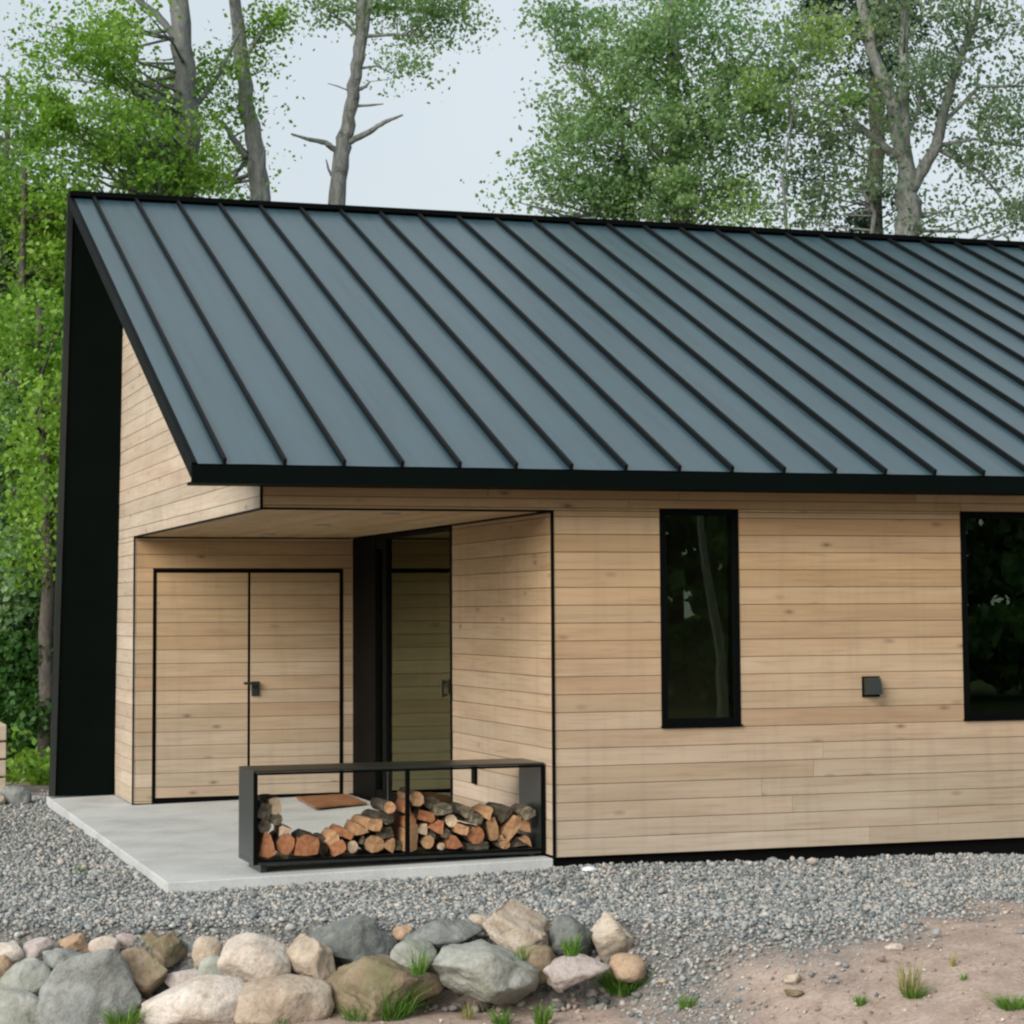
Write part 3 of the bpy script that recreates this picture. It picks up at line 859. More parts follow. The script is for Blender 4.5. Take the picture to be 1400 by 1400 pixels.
# logs: (u, v, width, height, turn, look, bark side) — sizes in the photograph's units
LOGS = [
 (361, 1155, 27, 36, 0, 'orange', 'tri', 0), (391, 1154, 27, 31, 10, 'orange', 'round', 0), (420, 1156, 33, 28, 4, 'orange', 'half', 0),
 (388, 1135, 22, 14, -25, 'pale', 'tri', 0), (360, 1130, 19, 20, 0, 'moss', 'round', 0), (361, 1109, 19, 24, 12, 'moss', 'half', 0),
 (376, 1101, 17, 24, -8, 'pale', 'half', 0), (378, 1120, 19, 18, 5, 'moss', 'round', 0), (441, 1157, 18, 26, 0, 'bark', 'round', 0),
 (457, 1147, 24, 22, 20, 'tan', 'tri', 0), (463, 1160, 22, 18, -30, 'orange', 'half', 0), (482, 1158, 16, 18, 0, 'pale', 'round', 0),
 (474, 1140, 24, 11, 28, 'orange', 'half', 0), (491, 1134, 26, 17, -12, 'tan', 'tri', 0), (513, 1127, 23, 18, 15, 'tan', 'half', 0),
 (512, 1154, 30, 25, 0, 'tan', 'round', 0), (535, 1156, 20, 20, 35, 'tan', 'tri', 0), (527, 1139, 24, 17, -10, 'bark', 'half', 0),
 (528, 1119, 26, 15, 8, 'bark', 'round', 0), (533, 1104, 17, 18, 0, 'tan', 'round', 0), (497, 1148, 12, 12, 0, 'bark', 'tri', 0),
 (562, 1149, 21, 38, 3, 'tan', 'half', 0), (560, 1124, 18, 26, -6, 'orange', 'half', 0), (557, 1104, 15, 20, 10, 'orange', 'tri', 0),
 (570, 1092, 19, 20, -12, 'tan', 'half', 0), (585, 1151, 20, 19, 0, 'tan', 'round', 0), (579, 1133, 20, 16, 22, 'pale', 'tri', 0),
 (583, 1116, 27, 15, 20, 'orange', 'half', 0), (600, 1130, 28, 19, 28, 'orange', 'tri', 0), (590, 1098, 26, 18, 10, 'bark', 'round', 0),
 (607, 1107, 26, 14, -8, 'moss', 'half', 0), (617, 1122, 19, 18, 40, 'pale', 'round', 0), (603, 1157, 12, 11, 0, 'pale', 'round', 0),
 (621, 1151, 25, 20, -10, 'orange', 'tri', 0), (633, 1134, 20, 14, 15, 'tan', 'half', 0), (651, 1142, 27, 27, 0, 'orange', 'round', 0),
 (640, 1111, 18, 18, -20, 'moss', 'round', 0), (653, 1119, 18, 15, 10, 'moss', 'half', 0), (674, 1133, 15, 34, -16, 'tan', 'half', 0),
 (667, 1111, 19, 17, 40, 'tan', 'tri', 0), (700, 1134, 16, 44, 42, 'tan', 'half', 0), (691, 1113, 13, 28, 48, 'bark', 'half', 0),
 (722, 1127, 21, 21, 12, 'tan', 'tri', 0), (728, 1112, 20, 14, -30, 'moss', 'half', 0), (690, 1155, 17, 13, 0, 'tan', 'round', 0),
 (724, 1148, 26, 10, 30, 'tan', 'tri', 0), (708, 1157, 26, 13, -8, 'bark', 'half', 0), (655, 1162, 34, 11, 0, 'bark', 'half', 0), (636, 1160, 14, 9, 0, 'bark', 'tri', 0),
 (611, 1139, 16, 14, 0, 'bark', 'tri', 0), (685, 1145, 14, 12, 0, 'bark', 'round', 0), (590, 1140, 13, 13, 0, 'bark', 'tri', 0), (545, 1166-10, 14, 14, 0, 'bark', 'tri', 0), (571, 1112, 16, 14, 0, 'bark', 'round', 0)]
LOOK = {'orange': 'orange brown split', 'tan': 'tan split', 'pale': 'pale split', 'bark': 'dark barked', 'moss': 'mossy grey'}
SHAPE = {'tri': 'wedge', 'round': 'round', 'half': 'flat'}
def bay_place(u, v):
    if u < 400: a = 'at the rack left end'
    elif u < 450: a = 'low in the left rack bay'
    elif u < 505: a = 'on the pile left of the post'
    elif u < 548: a = 'touching the middle post on its left'
    elif u < 578: a = 'touching the middle post on its right'
    elif u < 630: a = 'left in the right rack bay'
    elif u < 680: a = 'mid right rack bay'
    else: a = 'at the rack right end'
    return a
def hgt_word(v):
    return 'on top' if v < 1115 else ('midway up' if v < 1143 else 'at the bottom')
_seen = {}
for i, (u, v, w, h, turn, look, shp, _) in enumerate(LOGS):
    yf = RKY0+.035+random.uniform(0, .07)
    if look in ('bark',): yf += .03
    c = on_plane(u, v, 1, yf)
    dep = (c-CAM).dot(_f)
    W2, H2 = w*dep/FPX*.5*1.0, h*dep/FPX*.5*1.0
    L = random.uniform(.34, .38)
    if yf+L > RKY1+.05: L = RKY1+.05-yf
    if shp == 'round':
        k = 10; prof = [(math.cos(2*math.pi*j/k)*random.uniform(.9, 1.05), math.sin(2*math.pi*j/k)*random.uniform(.9, 1.05)) for j in range(k)]; barkf = set(range(k))
    elif shp == 'tri':
        prof = [(-.95, -.85), (0, -1.0), (.9, -.8), (.55, .1), (.12, 1.0), (-.25, .85), (-.7, .0)]; barkf = {0, 1}
        prof = [(a+random.uniform(-.12, .12), b+random.uniform(-.12, .12)) for a, b in prof]
        if random.random() < .5: prof = [(-a, b) for a, b in prof][::-1]
    else:
        prof = [(-.9, -.9), (.1, -1.0), (.85, -.9), (1.0, .0), (.8, .85), (-.1, 1.0), (-.85, .8), (-1.0, -.1)]; barkf = {4, 5}
        prof = [(a+random.uniform(-.14, .14), b+random.uniform(-.14, .14)) for a, b in prof]
    n = len(prof)
    ct, st = math.cos(math.radians(-turn)), math.sin(math.radians(-turn))
    vs, fs, ix = [], [], []
    rings = 5
    end_m = 0
    for q in range(rings):
        t = q/(rings-1)
        s = 1.0 if 0 < q < rings-1 else .965
        bx, bz = random.uniform(-.05, .05), random.uniform(-.05, .05)
        for (a, b) in prof:
            a2, b2 = (a*s+bx*(q > 0))*W2, (b*s+bz*(q > 0))*H2
            vs.append((a2*ct-b2*st, (t*L) if 0 < q < rings-1 else t*L+random.uniform(-.005, .005), a2*st+b2*ct))
    vs.append((0, random.uniform(-.004, .004), 0)); vs.append((0, L, 0))
    for j in range(n):
        fs.append((n*rings, (j+1) % n, j)); ix.append(0)
        fs.append((n*rings+1, (rings-1)*n+j, (rings-1)*n+(j+1) % n)); ix.append(0)
    for q in range(rings-1):
        for j in range(n):
            j2 = (j+1) % n
            fs.append((q*n+j, q*n+j2, (q+1)*n+j2, (q+1)*n+j))
            ix.append(1 if j in barkf or look in ('bark', 'moss') else 0)
    endm = LOGM[look] if look in ('orange', 'tan', 'pale') else (LOGM['bark'] if look == 'bark' else LOGM['moss'])
    o = mesh_obj('firewood_log', vs, fs, None, mats=[endm, LOGM['moss'] if look == 'moss' else LOGM['bark']], idx=ix)
    ext = max(abs(q[0]) for q in vs)
    lo_ = min(q[2] for q in vs)
    c.x = min(max(c.x, RKX0+.042+ext), RKX1-.042-ext)
    c.z = max(c.z, RZ0+RB+.030-lo_)
    o.location = c
    o.rotation_euler = (0, 0, math.radians(random.uniform(-1.5, 1.5) if c.x < .2 or c.x > 1.85 else random.uniform(-6, 6)))
    _lab = f'{"small " if w*h < 260 else "large " if w*h > 640 else "tall " if h > 1.3*w else ""}{LOOK[look]} {SHAPE[shp]} log {hgt_word(v)}, {bay_place(u, v)}'
    if _lab in _seen: _lab = _lab.replace(' log', ', right of two,') if u > _seen[_lab] else _lab.replace(' log', ', left of two,')
    _seen[_lab] = u
    tag(o, _lab, 'log', 'firewood logs in the rack')

# ------------------------------------------------------------------ rocks
def rock_mesh(name, rx, ry, rz, mat, seed, ang):
    rs = random.Random(seed)
    bm = bmesh.new()
    bmesh.ops.create_icosphere(bm, subdivisions=5 if rx > .13 else 4, radius=1)
    planes = []
    for _ in range(int(9+9*ang)):
        n = Vector((rs.gauss(0, 1), rs.gauss(0, 1), rs.gauss(0, 1))).normalized()
        planes.append((n, rs.uniform(.50, .82) if ang > .5 else rs.uniform(.70, .95)))
    off = Vector((seed*3.1, seed*1.7, seed*.9))
    for v in bm.verts:
        p = v.co.copy()
        p = p*(1.0+.10*mnoise.noise(p*1.3+off))
        if ang > .3:
            e = 1+.8*ang
            p = Vector([math.copysign(abs(c)**(1/e), c) for c in p])*.93
        for n, d in planes:
            t = p.dot(n)-d
            if t > 0: p -= n*t*(.97 if ang > .5 else .8)
        p += p.normalized()*((.09*mnoise.noise(p*1.7+off)+.055*mnoise.fractal(p*3.4+off, 1, 2, 5))*(1 if ang > .5 else .55))
        v.co = p
    mn = [min(v.co[i] for v in bm.verts) for i in range(3)]; mx_ = [max(v.co[i] for v in bm.verts) for i in range(3)]
    for v in bm.verts:
        v.co = Vector([(2*(v.co[i]-mn[i])/(mx_[i]-mn[i])-1)*(rx, ry, rz)[i] for i in range(3)])
    me = bpy.data.meshes.new(name); bm.to_mesh(me); bm.free()
    me.materials.append(mat)
    me.polygons.foreach_set('use_smooth', [True]*len(me.polygons)); me.update()
    return link(bpy.data.objects.new(name, me))
GR = 'stones of the low dry stacked wall'
ROCKS = [  # u, v, w, h, depth, look, angular, tilt, label
 (8, 1303, 46, 28, 12.35, 'white', .2, 0, 'pale pinkish white stone at the far left end of the rock wall top'),
 (2, 1322, 26, 30, 12.2, 'orange', .3, 0, 'orange tan stone cut by the left edge, under the pale one'),
 (58, 1299, 46, 30, 12.4, 'pink', .7, -12, 'pinkish brown slanted stone above the round grey green rock'),
 (101, 1292, 44, 30, 12.45, 'orange', .8, 0, 'small orange tan wedge stone above the big grey boulder'),
 (38, 1345, 74, 64, 12.0, 'green', .3, 10, 'rounded grey green rock left of the big grey boulder'),
 (92, 1320, 70, 40, 12.15, 'grey', .8, 0, 'flat grey stone tucked behind the big grey boulder'),
 (122, 1366, 128, 118, 11.9, 'grey', .8, -10, 'biggest blue grey angular boulder at lower left of the rock wall'),
 (142, 1297, 38, 32, 12.4, 'white', .3, 0, 'small pale pink stone right of the orange wedge'),
 (168, 1289, 40, 24, 12.5, 'pink', .3, 0, 'pinkish brown stone at the top, right of the pale pink one'),
 (194, 1330, 66, 62, 12.05, 'brown', .9, 0, 'block of rock with a flat tan top right of the grey boulder'),
 (205, 1288, 34, 26, 12.5, 'brown', .6, 20, 'small brown stone at the back above the flat topped block'),
 (230, 1300, 44, 48, 12.35, 'brown', .6, 30, 'brown leaning stone right of the flat topped block'),
 (260, 1299, 34, 26, 12.45, 'grey', .6, 0, 'small grey stone behind the small round tan one'),
 (283, 1303, 38, 42, 12.2, 'tan', .2, 0, 'small round tan stone left of the white egg shaped boulder'),
 (291, 1330, 44, 42, 12.1, 'green', .3, -15, 'olive grey stone under the small round tan one'),
 (250, 1339, 46, 24, 12.1, 'pink', .4, -14, 'thin flat pink stone above the lower white boulder'),
 (350, 1317, 92, 70, 12.1, 'white', .1, 6, 'smooth white egg shaped boulder on top of the wall'),
 (427, 1315, 66, 62, 12.15, 'tan', .6, 8, 'pointed pale tan stone right of the white egg shaped boulder'),
 (272, 1380, 140, 82, 11.9, 'white', .2, -6, 'large whitish boulder at the bottom below the egg shaped one'),
 (386, 1377, 126, 76, 11.9, 'tan', .35, -8, 'large pale tan boulder at the bottom beside the brown block'),
 (15, 1390, 84, 66, 11.8, 'green', .4, 12, 'grey tan rock in the lower left corner'),
 (50, 1392, 26, 22, 11.9, 'orange', .4, 0, 'small reddish stone wedged beside the big grey boulder'),
 (482, 1285, 114, 70, 12.4, 'dark', .8, 4, 'wide dark grey boulder on top above the brown block'),
 (520, 1352, 156, 82, 12.0, 'brown', .6, 6, 'large mossy brown block in the middle of the wall'),
 (551, 1276, 26, 20, 12.45, 'orange', .3, 0, 'tiny orange stone right of the wide dark boulder'),
 (566, 1312, 58, 48, 12.1, 'green', .5, 0, 'pale greenish stone between brown block and grey green boulder'),
 (606, 1279, 98, 42, 12.35, 'dark', .7, 0, 'flat dark grey slab of rock on top of the wall'),
 (664, 1330, 132, 70, 12.0, 'green', .75, 14, 'large light grey green boulder with pointed crest'),
 (655, 1264, 28, 26, 12.55, 'tan', .4, 0, 'small tan stone left of the peaked brown rock'),
 (710, 1276, 92, 68, 12.35, 'tan', .85, 20, 'peaked tan brown rock rising highest at the right'),
 (783, 1281, 58, 54, 12.35, 'dark', .7, 0, 'square dark slate rock right of the peaked one'),
 (836, 1283, 54, 64, 12.4, 'tan', .7, 0, 'upright pale beige rock at the right end of the top'),
 (787, 1328, 84, 44, 12.05, 'pink', .7, -3, 'flat pinkish block under the slate rock'),
 (858, 1324, 46, 36, 12.1, 'orange', .3, 15, 'small tan orange stone at the right end, in the grass'),
 (733, 1318, 52, 46, 12.1, 'brown', .4, 0, 'mossy olive stone under the peaked rock'),
 (603, 1328, 34, 44, 12.3, 'dark', .6, 0, 'dark stone deep in the gap left of the grey green boulder'),
 (430, 1345, 40, 30, 12.3, 'brown', .5, 0, 'small brown stone behind the pointed tan one'),
 (230, 1360, 50, 50, 12.2, 'dark', .6, 0, 'dark stone in the gap left of the large whitish boulder'),
 (325, 1350, 40, 30, 12.2, 'brown', .5, 0, 'small shaded stone under the white egg shaped boulder'),
]
for i, (u, v, w, h, dep, look, ang, tilt, lab) in enumerate(ROCKS):
    c = at(u, v, dep)
    rx, rz = w*dep/FPX*.5*1.13, h*dep/FPX*.5*1.12
    o = rock_mesh('wall_rock', rx, max(.8*rx, .9*rz, .07), rz, MAT['rock_'+look], i+3, ang)
    o.matrix_world = Matrix.Translation(c) @ Matrix.Rotation(-YAW, 4, 'Z') @ Matrix.Rotation(math.radians(tilt), 4, 'Y')
    tag(o, lab, 'rock', GR)
def ground_hit(u, v):
    w = _f + (u-CX)/FPX*R_ - (v-CY)/FPX*U_
    t = 6.0
    while t < 60:
        p = CAM+t*w
        if p.z < float(ground_z(p.x, p.y)): break
        t += .02
    return Vector((p.x, p.y, float(ground_z(p.x, p.y))))
def lone(u, v, w, h, look, ang, lab, name='stone', z=None, mat=None):
    a_ = None
    c = ground_hit(u, v+h*.35); zz = c.z
    dep = (c-CAM).dot(_f); rx, rz = w*dep/FPX*.5, h*dep/FPX*.5
    o = rock_mesh(name, rx, rx*.8, max(rz, .012), mat or MAT['rock_'+look], int(u), ang)
    o.location = (c.x, c.y, zz+rz*.55)
    o.rotation_euler = (0, 0, -YAW)
    tag(o, lab, 'stone' if name == 'stone' else 'rock')
lone(1222, 1294, 26, 9, 'white', .5, 'pale flat stone lying where gravel meets dirt at right')
lone(1084, 1338, 24, 16, 'tan', .6, 'tan stone on the mixed gravel and dirt')
lone(1085, 1358, 28, 9, 'brown', .6, 'flat brown stone in front of the tan one')
lone(1243, 1212, 14, 10, 'orange', .5, 'small rust coloured stone in the gravel below the cover box')
lone(806, 1189, 22, 9, 'white', .3, 'bright white stone in the gravel at the house corner', mat=MAT['white'])
lone(905, 1345, 16, 10, 'tan', .6, 'small tan stone right of the wall end in loose gravel')
lone(22, 1088, 42, 32, 'grey', .4, 'grey boulder at the far left behind the house corner', name='boulder')
lone(-12, 1092, 40, 26, 'tan', .4, 'tan boulder beside the timber box at the left edge', name='boulder')
lone(1395, 1276, 14, 8, 'grey', .6, 'small grey stone on the dirt at the right edge')
lone(1010, 1352, 14, 8, 'grey', .6, 'small grey stone on the dirt left of the brown one')

# small rubble packed between and behind the wall stones
n_ = 420
a_ = RNG.uniform(-3.0, .72, n_); b_ = RNG.uniform(12.2, 12.62, n_)
x = CAM.x+a_*_rh.x+b_*_fh.x; y = CAM.y+a_*_rh.y+b_*_fh.y
sz = .026*np.exp(RNG.normal(0, .4, n_))
MAT['rubble'] = pebble_mat('rubble_stone', [(0, (.10, .10, .095, 1)), (.3, (.22, .215, .20, 1)), (.6, (.34, .29, .24, 1)), (.85, (.42, .36, .31, 1)), (1, (.5, .46, .42, 1))])
tag(pebbles('rubble', np.stack([x, y, ground_z(x, y)+sz*.4], -1), sz, MAT['rubble']), 'small rubble packed between the stones of the low wall', 'rubble', kind='stuff')

# ------------------------------------------------------------------ grass tufts
def tuft(u, v, w, h, n, lab, mat='grass', z=None, dep=None):
    if dep is None:
        c = ground_hit(u, v)
    else:
        c = at(u, v, dep)
    d = (c-CAM).dot(_f)
    R, H = w*d/FPX*.5, h*d/FPX
    V, F = [], []
    for i in range(int(n*1.5)):
        an = random.uniform(0, 2*math.pi); rr = R*.55*math.sqrt(random.random())
        bx, by = rr*math.cos(an), rr*math.sin(an)
        l = H*random.uniform(.25, .95); lean = random.uniform(.2, 1.1)*R*1.1
        dx, dy = math.cos(an+random.uniform(-.7, .7))*lean, math.sin(an+random.uniform(-.7, .7))*lean
        wd = random.uniform(.0014, .0034)*(1+.3*(H > .1)); pa = random.uniform(0, math.pi)
        px, py = math.cos(pa)*wd, math.sin(pa)*wd
        k = len(V)
        V += [(bx-px, by-py, -.01), (bx+px, by+py, -.01), (bx+dx*.35+px*.8, by+dy*.35+py*.8, l*.6), (bx+dx*.35-px*.8, by+dy*.35-py*.8, l*.6), (bx+dx, by+dy, l)]
        F += [(k, k+1, k+2, k+3), (k+3, k+2, k+4)]
    o = mesh_obj('grass_tuft', V, F, MAT[mat])
    o.location = c
    tag(o, lab, 'grass', 'grass tufts among the stones')
tuft(530, 1392, 100, 62, 260, 'largest green grass tuft in front of the mossy brown block', dep=11.85)
tuft(490, 1400, 50, 34, 90, 'green grass at the bottom edge left of the largest tuft', dep=11.8)
tuft(852, 1357, 74, 42, 330, 'thick dark green tuft round the small stone at the wall end')
tuft(168, 1402, 70, 34, 120, 'green grass at the bottom edge right of the big grey boulder', dep=11.75)
tuft(685, 1400, 40, 24, 90, 'small green clump at the bottom edge below the grey green boulder')
tuft(742, 1398, 36, 30, 80, 'small yellow green clump at the bottom below the mossy olive stone')
tuft(640, 1396, 26, 30, 30, 'few thin blades at the bottom below the pointed boulder', 'grass_dry')
tuft(940, 1378, 30, 20, 70, 'small bright green tuft on the dirt right of the wall end')
tuft(1245, 1361, 40, 56, 60, 'tall thin dry tuft on the dirt', 'grass_dry')
tuft(1250, 1363, 44, 18, 90, 'short green tuft at the foot of the tall dry one')
tuft(1176, 1374, 22, 18, 50, 'small green tuft left of the tall dry one')
tuft(1384, 1378, 58, 20, 160, 'low wide green tuft near the right edge')
tuft(1318, 1341, 14, 14, 24, 'tiny green tuft above right of the tall dry one')
tuft(1303, 1322, 12, 30, 14, 'thin upright blades near the gravel edge at right', 'grass_dry')
tuft(715, 1318, 30, 34, 40, 'yellow green blades growing on the peaked rock', 'grass', dep=12.05)
tuft(781, 1304, 34, 34, 70, 'green blades growing in front of the slate rock', dep=12.05)
tuft(572, 1330, 34, 44, 40, 'yellow green blades before the pale greenish stone', 'grass', dep=11.85)
tuft(110, 1193, 16, 12, 30, 'tiny yellow green weed in the gravel left of the slab')
tuft(66, 1238, 10, 8, 16, 'tiny weed in the gravel near the left edge')
tuft(385, 1404, 30, 22, 40, 'few green blades below the large pale tan boulder', dep=11.7)

# ------------------------------------------------------------------ timber box at the left edge
_tx = on_plane(9, 1000, 1, 8.2).x
tb = empty('timber_box', (_tx-.20, 8.6, float(ground_z(-1.0, 8.6))))
tag(tb, 'low box of pale horizontal timbers cut off by the left edge', 'timber box')
for k in range(4):
    o = box('timber', -.95, .20, -.4, .4, k*.175+.01, k*.175+.165, MAT['cedar_pale'], tb, .006)

# ------------------------------------------------------------------ trees
def blob_leaves(blobs, size, dens):
    """leaf quads spread through clumps inside each ellipsoid blob; blob = (centre, radii, clumps, leaves per clump)"""
    out = []
    twigs = []
    for c, rad, nc, nl in blobs:
        d = RNG.normal(size=(nc, 3)); d /= np.linalg.norm(d, axis=1)[:, None]
        rr = RNG.random((nc, 1))**.42
        cc = np.array(c)+d*rr*np.array(rad)
        twigs.append((np.array(c), cc))
        k = np.maximum(4, (nl*1.35*dens*np.exp(RNG.normal(0, .7, nc))).astype(int))
        base = np.repeat(cc, k, axis=0)
        sp = np.repeat(np.exp(RNG.normal(-1.55, .38, nc)), k)[:, None]
        g_ = np.clip(RNG.normal(size=(len(base), 3)), -1.55, 1.55)
        out.append(base+g_*sp*np.array([1, 1, .62]))
    P = np.concatenate(out)
    n = len(P)
    a = RNG.normal(size=(n, 3)); a[:, 2] -= .35; a /= np.linalg.norm(a, axis=1)[:, None]
    t = RNG.normal(size=(n, 3)); b = np.cross(a, t); b /= np.linalg.norm(b, axis=1)[:, None]
    s = (size*np.exp(np.clip(RNG.normal(0, .28, n), -.6, .5)))[:, None]
    nrm = np.cross(a, b)
    V = np.stack([P-a*s*.5, P+b*s*.38+nrm*s*.12, P+a*s*.55, P-b*s*.38+nrm*s*.12], 1)
    F = np.arange(n*4).reshape(n, 4)
    return V.reshape(-1, 3), F, twigs

def bend(p, q, n, wob):
    pts = []
    for i in range(n+1):
        t = i/n
        pts.append(p.lerp(q, t)+Vector((random.uniform(-1, 1), random.uniform(-1, 1), random.uniform(-1, 1)))*wob*math.sin(math.pi*t))
    return pts

def make_tree(name, label, limbs, blobs, leaf, bark, size=.085, dens=1.0, twig=.85, group='trees behind the house', leafname='crown', cat='tree'):
    """limbs: list of ([points], [radii]); first one is the trunk"""
    base = Vector(limbs[0][0][0])
    t = empty(name, base)
    tag(t, label, cat, group)
    vs, fs = [], []
    def addtube(p, r, s):
        a, b = tube([Vector(q)-base for q in p], r, s)
        k = len(vs); vs.extend(a); fs.extend([tuple(i+k for i in q) for q in b])
    for j, (p, r) in enumerate(limbs):
        # resample for a natural wobble
        q, rr = [], []
        for i in range(len(p)-1):
            A, B = Vector(p[i]), Vector(p[i+1])
            m = 5
            for s in range(m):
                f_ = s/m
                w = r[i]*.22 if (i or s) else 0
                q.append(A.lerp(B, f_)+Vector((random.uniform(-w, w), random.uniform(-w, w), 0))); rr.append((r[i]+(r[i+1]-r[i])*f_)*random.uniform(.93, 1.07))
        q.append(Vector(p[-1])); rr.append(r[-1])
        addtube(q, rr, 10 if j == 0 else 6)
    allp = [(Vector(p[i]).lerp(Vector(p[i+1]), s/11), r[i]+(r[i+1]-r[i])*s/11) for (p, r) in limbs for i in range(len(p)-1) for s in range(12)]
    if blobs:
        V, F, tw = blob_leaves(blobs, size, dens)
        for c, cc in tw:
            for e in cc:
                if random.random() > twig: continue
                e = Vector(e)
                # limb point below or beside the clump
                best = min(allp, key=lambda a: ((a[0]-e).length+(1.2 if a[0].z > e.z else 0))*random.uniform(.75, 1.35))
                L = (best[0]-e).length
                if L > 3.2 or L < .05: continue
                r0 = min(best[1]*.5, .012+.010*L)
                mid = best[0].lerp(e, .5)+Vector((random.uniform(-.12, .12), random.uniform(-.12, .12), -.05*L))*min(L, 1.5)
                addtube([best[0], best[0].lerp(mid, .5), mid, mid.lerp(e, .5), e], [r0, r0*.85, r0*.65, r0*.45, r0*.25], 4)
        co = np_mesh(leafname, V-np.array(base), F, MAT[leaf], t)
    mesh_obj('trunk', vs, fs, MAT[bark], t, smooth=True)
    return t

def pz(p, z):   # drop a point straight down to the ground level
    return Vector((p.x, p.y, z))
def B(u, v, dep, ru, rv, rd, nc, nl):
    k = dep/FPX
    return (tuple(at(u, v, dep)), (ru*k, rd, rv*k), nc, nl)
GZ = -.25

# 1 thick trunk at the left, bright foliage all round it
d = 27.0
p0 = at(252, 300, d); p1 = at(258, 160, d); p2 = at(243, 0, d); p3 = at(236, -200, d)
make_tree('maple_tree', 'bright green tree with thick grey trunk above the left roof end',
    [([pz(p0, GZ), p0, p1, p2, p3], [.19, .155, .14, .12, .08]), ([p2+Vector((0, 0, -.5)), at(215, 20, d), at(188, 0, d), at(170, -40, d)], [.05, .045, .035, .02]), ([p1, at(300, 100, d+.4), at(330, 40, d+.6)], [.04, .03, .015])],
    [B(135, 70, d-1, 90, 70, 1.2, 17, 85), B(75, 170, d-.5, 85, 65, 1.3, 19, 85), B(160, 210, d-1.2, 100, 65, 1.1, 28, 90), B(262, 130, d+.5, 75, 70, .5, 13, 80),
     B(262, 225, d-.4, 50, 50, .6, 12, 80), B(300, 75, d+.8, 36, 40, .5, 4, 50), B(45, 70, d+.5, 50, 40, .9, 6, 60), B(150, -75, d, 140, 60, 1.5, 20, 80)],
    'leaf_bright', 'bark_grey', .052)
# 2 slim trunk
d = 28.0
p = [at(356, 290, d), at(347, 190, d), at(332, 100, d), at(322, 0, d), at(318, -160, d)]
make_tree('aspen_tree', 'slim leaning grey trunk with leaf sprays, left of the dead branched tree',
    [([pz(p[0], GZ)]+p, [.17, .135, .12, .095, .075, .05]), ([at(338, 215, d), at(318, 188, d), at(303, 165, d)], [.055, .04, .022]), ([at(330, 90, d), at(360, 40, d), at(395, 10, d)], [.035, .025, .012])],
    [B(326, 140, d+.3, 34, 64, .4, 8, 55), B(372, 26, d, 42, 26, .5, 10, 60), B(352, 70, d+.3, 34, 40, .4, 8, 55), B(310, 240, d+1.5, 34, 40, .6, 9, 60), B(340, -60, d, 60, 50, .8, 10, 60)],
    'leaf_bright', 'bark_pale', .052)
# 3 half bare tree against the sky
d = 29.0
p = [at(457, 300, d), at(466, 210, d), at(478, 160, d), at(488, 90, d), at(494, 30, d), at(500, -120, d)]
make_tree('half_bare_tree', 'half bare grey tree against the sky with two dead side branches',
    [([pz(p[0], GZ)]+p, [.15, .115, .105, .09, .08, .07, .04]),
     ([at(461, 207, d), at(445, 195, d), at(420, 190, d), at(398, 183, d)], [.045, .035, .025, .012]), ([at(472, 197, d), at(505, 180, d), at(525, 167, d), at(551, 157, d)], [.045, .036, .028, .012]),
     ([at(487, 105, d), at(497, 60, d), at(505, 0, d), at(512, -60, d)], [.06, .05, .045, .03]), ([at(494, 50, d), at(540, 47, d), at(575, 50, d)], [.028, .02, .01]),
     ([at(484, 95, d), at(515, 90, d), at(535, 100, d)], [.02, .014, .008]), ([at(482, 145, d), at(505, 144, d), at(524, 142, d)], [.022, .016, .008]), ([at(480, 125, d), at(462, 118, d), at(448, 114, d)], [.012, .008, .005]), ([at(485, 125, d), at(500, 118, d), at(506, 111, d)], [.03, .02, .012]), ([at(453, 240, d), at(448, 228, d), at(446, 218, d)], [.02, .014, .008]), ([at(490, 50, d), at(472, 30, d), at(450, 20, d)], [.03, .02, .01])],
    [B(575, 28, d, 52, 36, .7, 17, 50), B(557, 88, d, 28, 22, .4, 6, 45), B(465, 8, d, 36, 18, .4, 7, 60), B(520, 0, d, 40, 30, .5, 8, 60), B(600, 0, d, 30, 26, .5, 7, 60), B(530, -70, d, 90, 50, 1, 14, 60)],
    'leaf_mid', 'bark_pale', .052, twig=.75)
# 4 big leafy tree right of the sky gap
d = 27.0
p = [at(930, 330, d), at(925, 200, d), at(918, 60, d), at(915, -150, d)]
make_tree('poplar_tree', 'large full green tree right of the open sky above the roof',
    [([pz(p[0], GZ)]+p, [.16, .12, .10, .08, .05]), ([at(926, 230, d), at(860, 170, d), at(800, 120, d)], [.05, .035, .015]), ([at(922, 180, d), at(990, 120, d), at(1040, 60, d)], [.05, .035, .015]), ([at(870, 320, d+.3), at(855, 230, d+.3), at(850, 150, d+.3)], [.06, .045, .02])],
    [B(900, 70, d-.6, 100, 85, 1.3, 36, 115), B(960, 160, d-.6, 95, 75, 1.2, 30, 110), B(850, 190, d-.4, 85, 65, 1.1, 26, 105), B(930, 260, d-.5, 80, 55, 1.0, 24, 105), B(800, 60, d, 52, 60, .8, 14, 80), B(785, 170, d, 50, 40, .7, 9, 70),
     B(765, 245, d, 48, 26, .6, 10, 80), B(830, 275, d, 60, 32, .7, 13, 85), B(1030, 90, d, 62, 70, .8, 16, 90), B(1010, 230, d, 60, 55, .8, 9, 70), B(760, 20, d, 28, 30, .5, 5, 60), B(720, 278, d, 28, 14, .4, 4, 45), B(920, -60, d, 150, 60, 1.4, 26, 90)],
    'leaf_mid', 'bark_grey', .052)
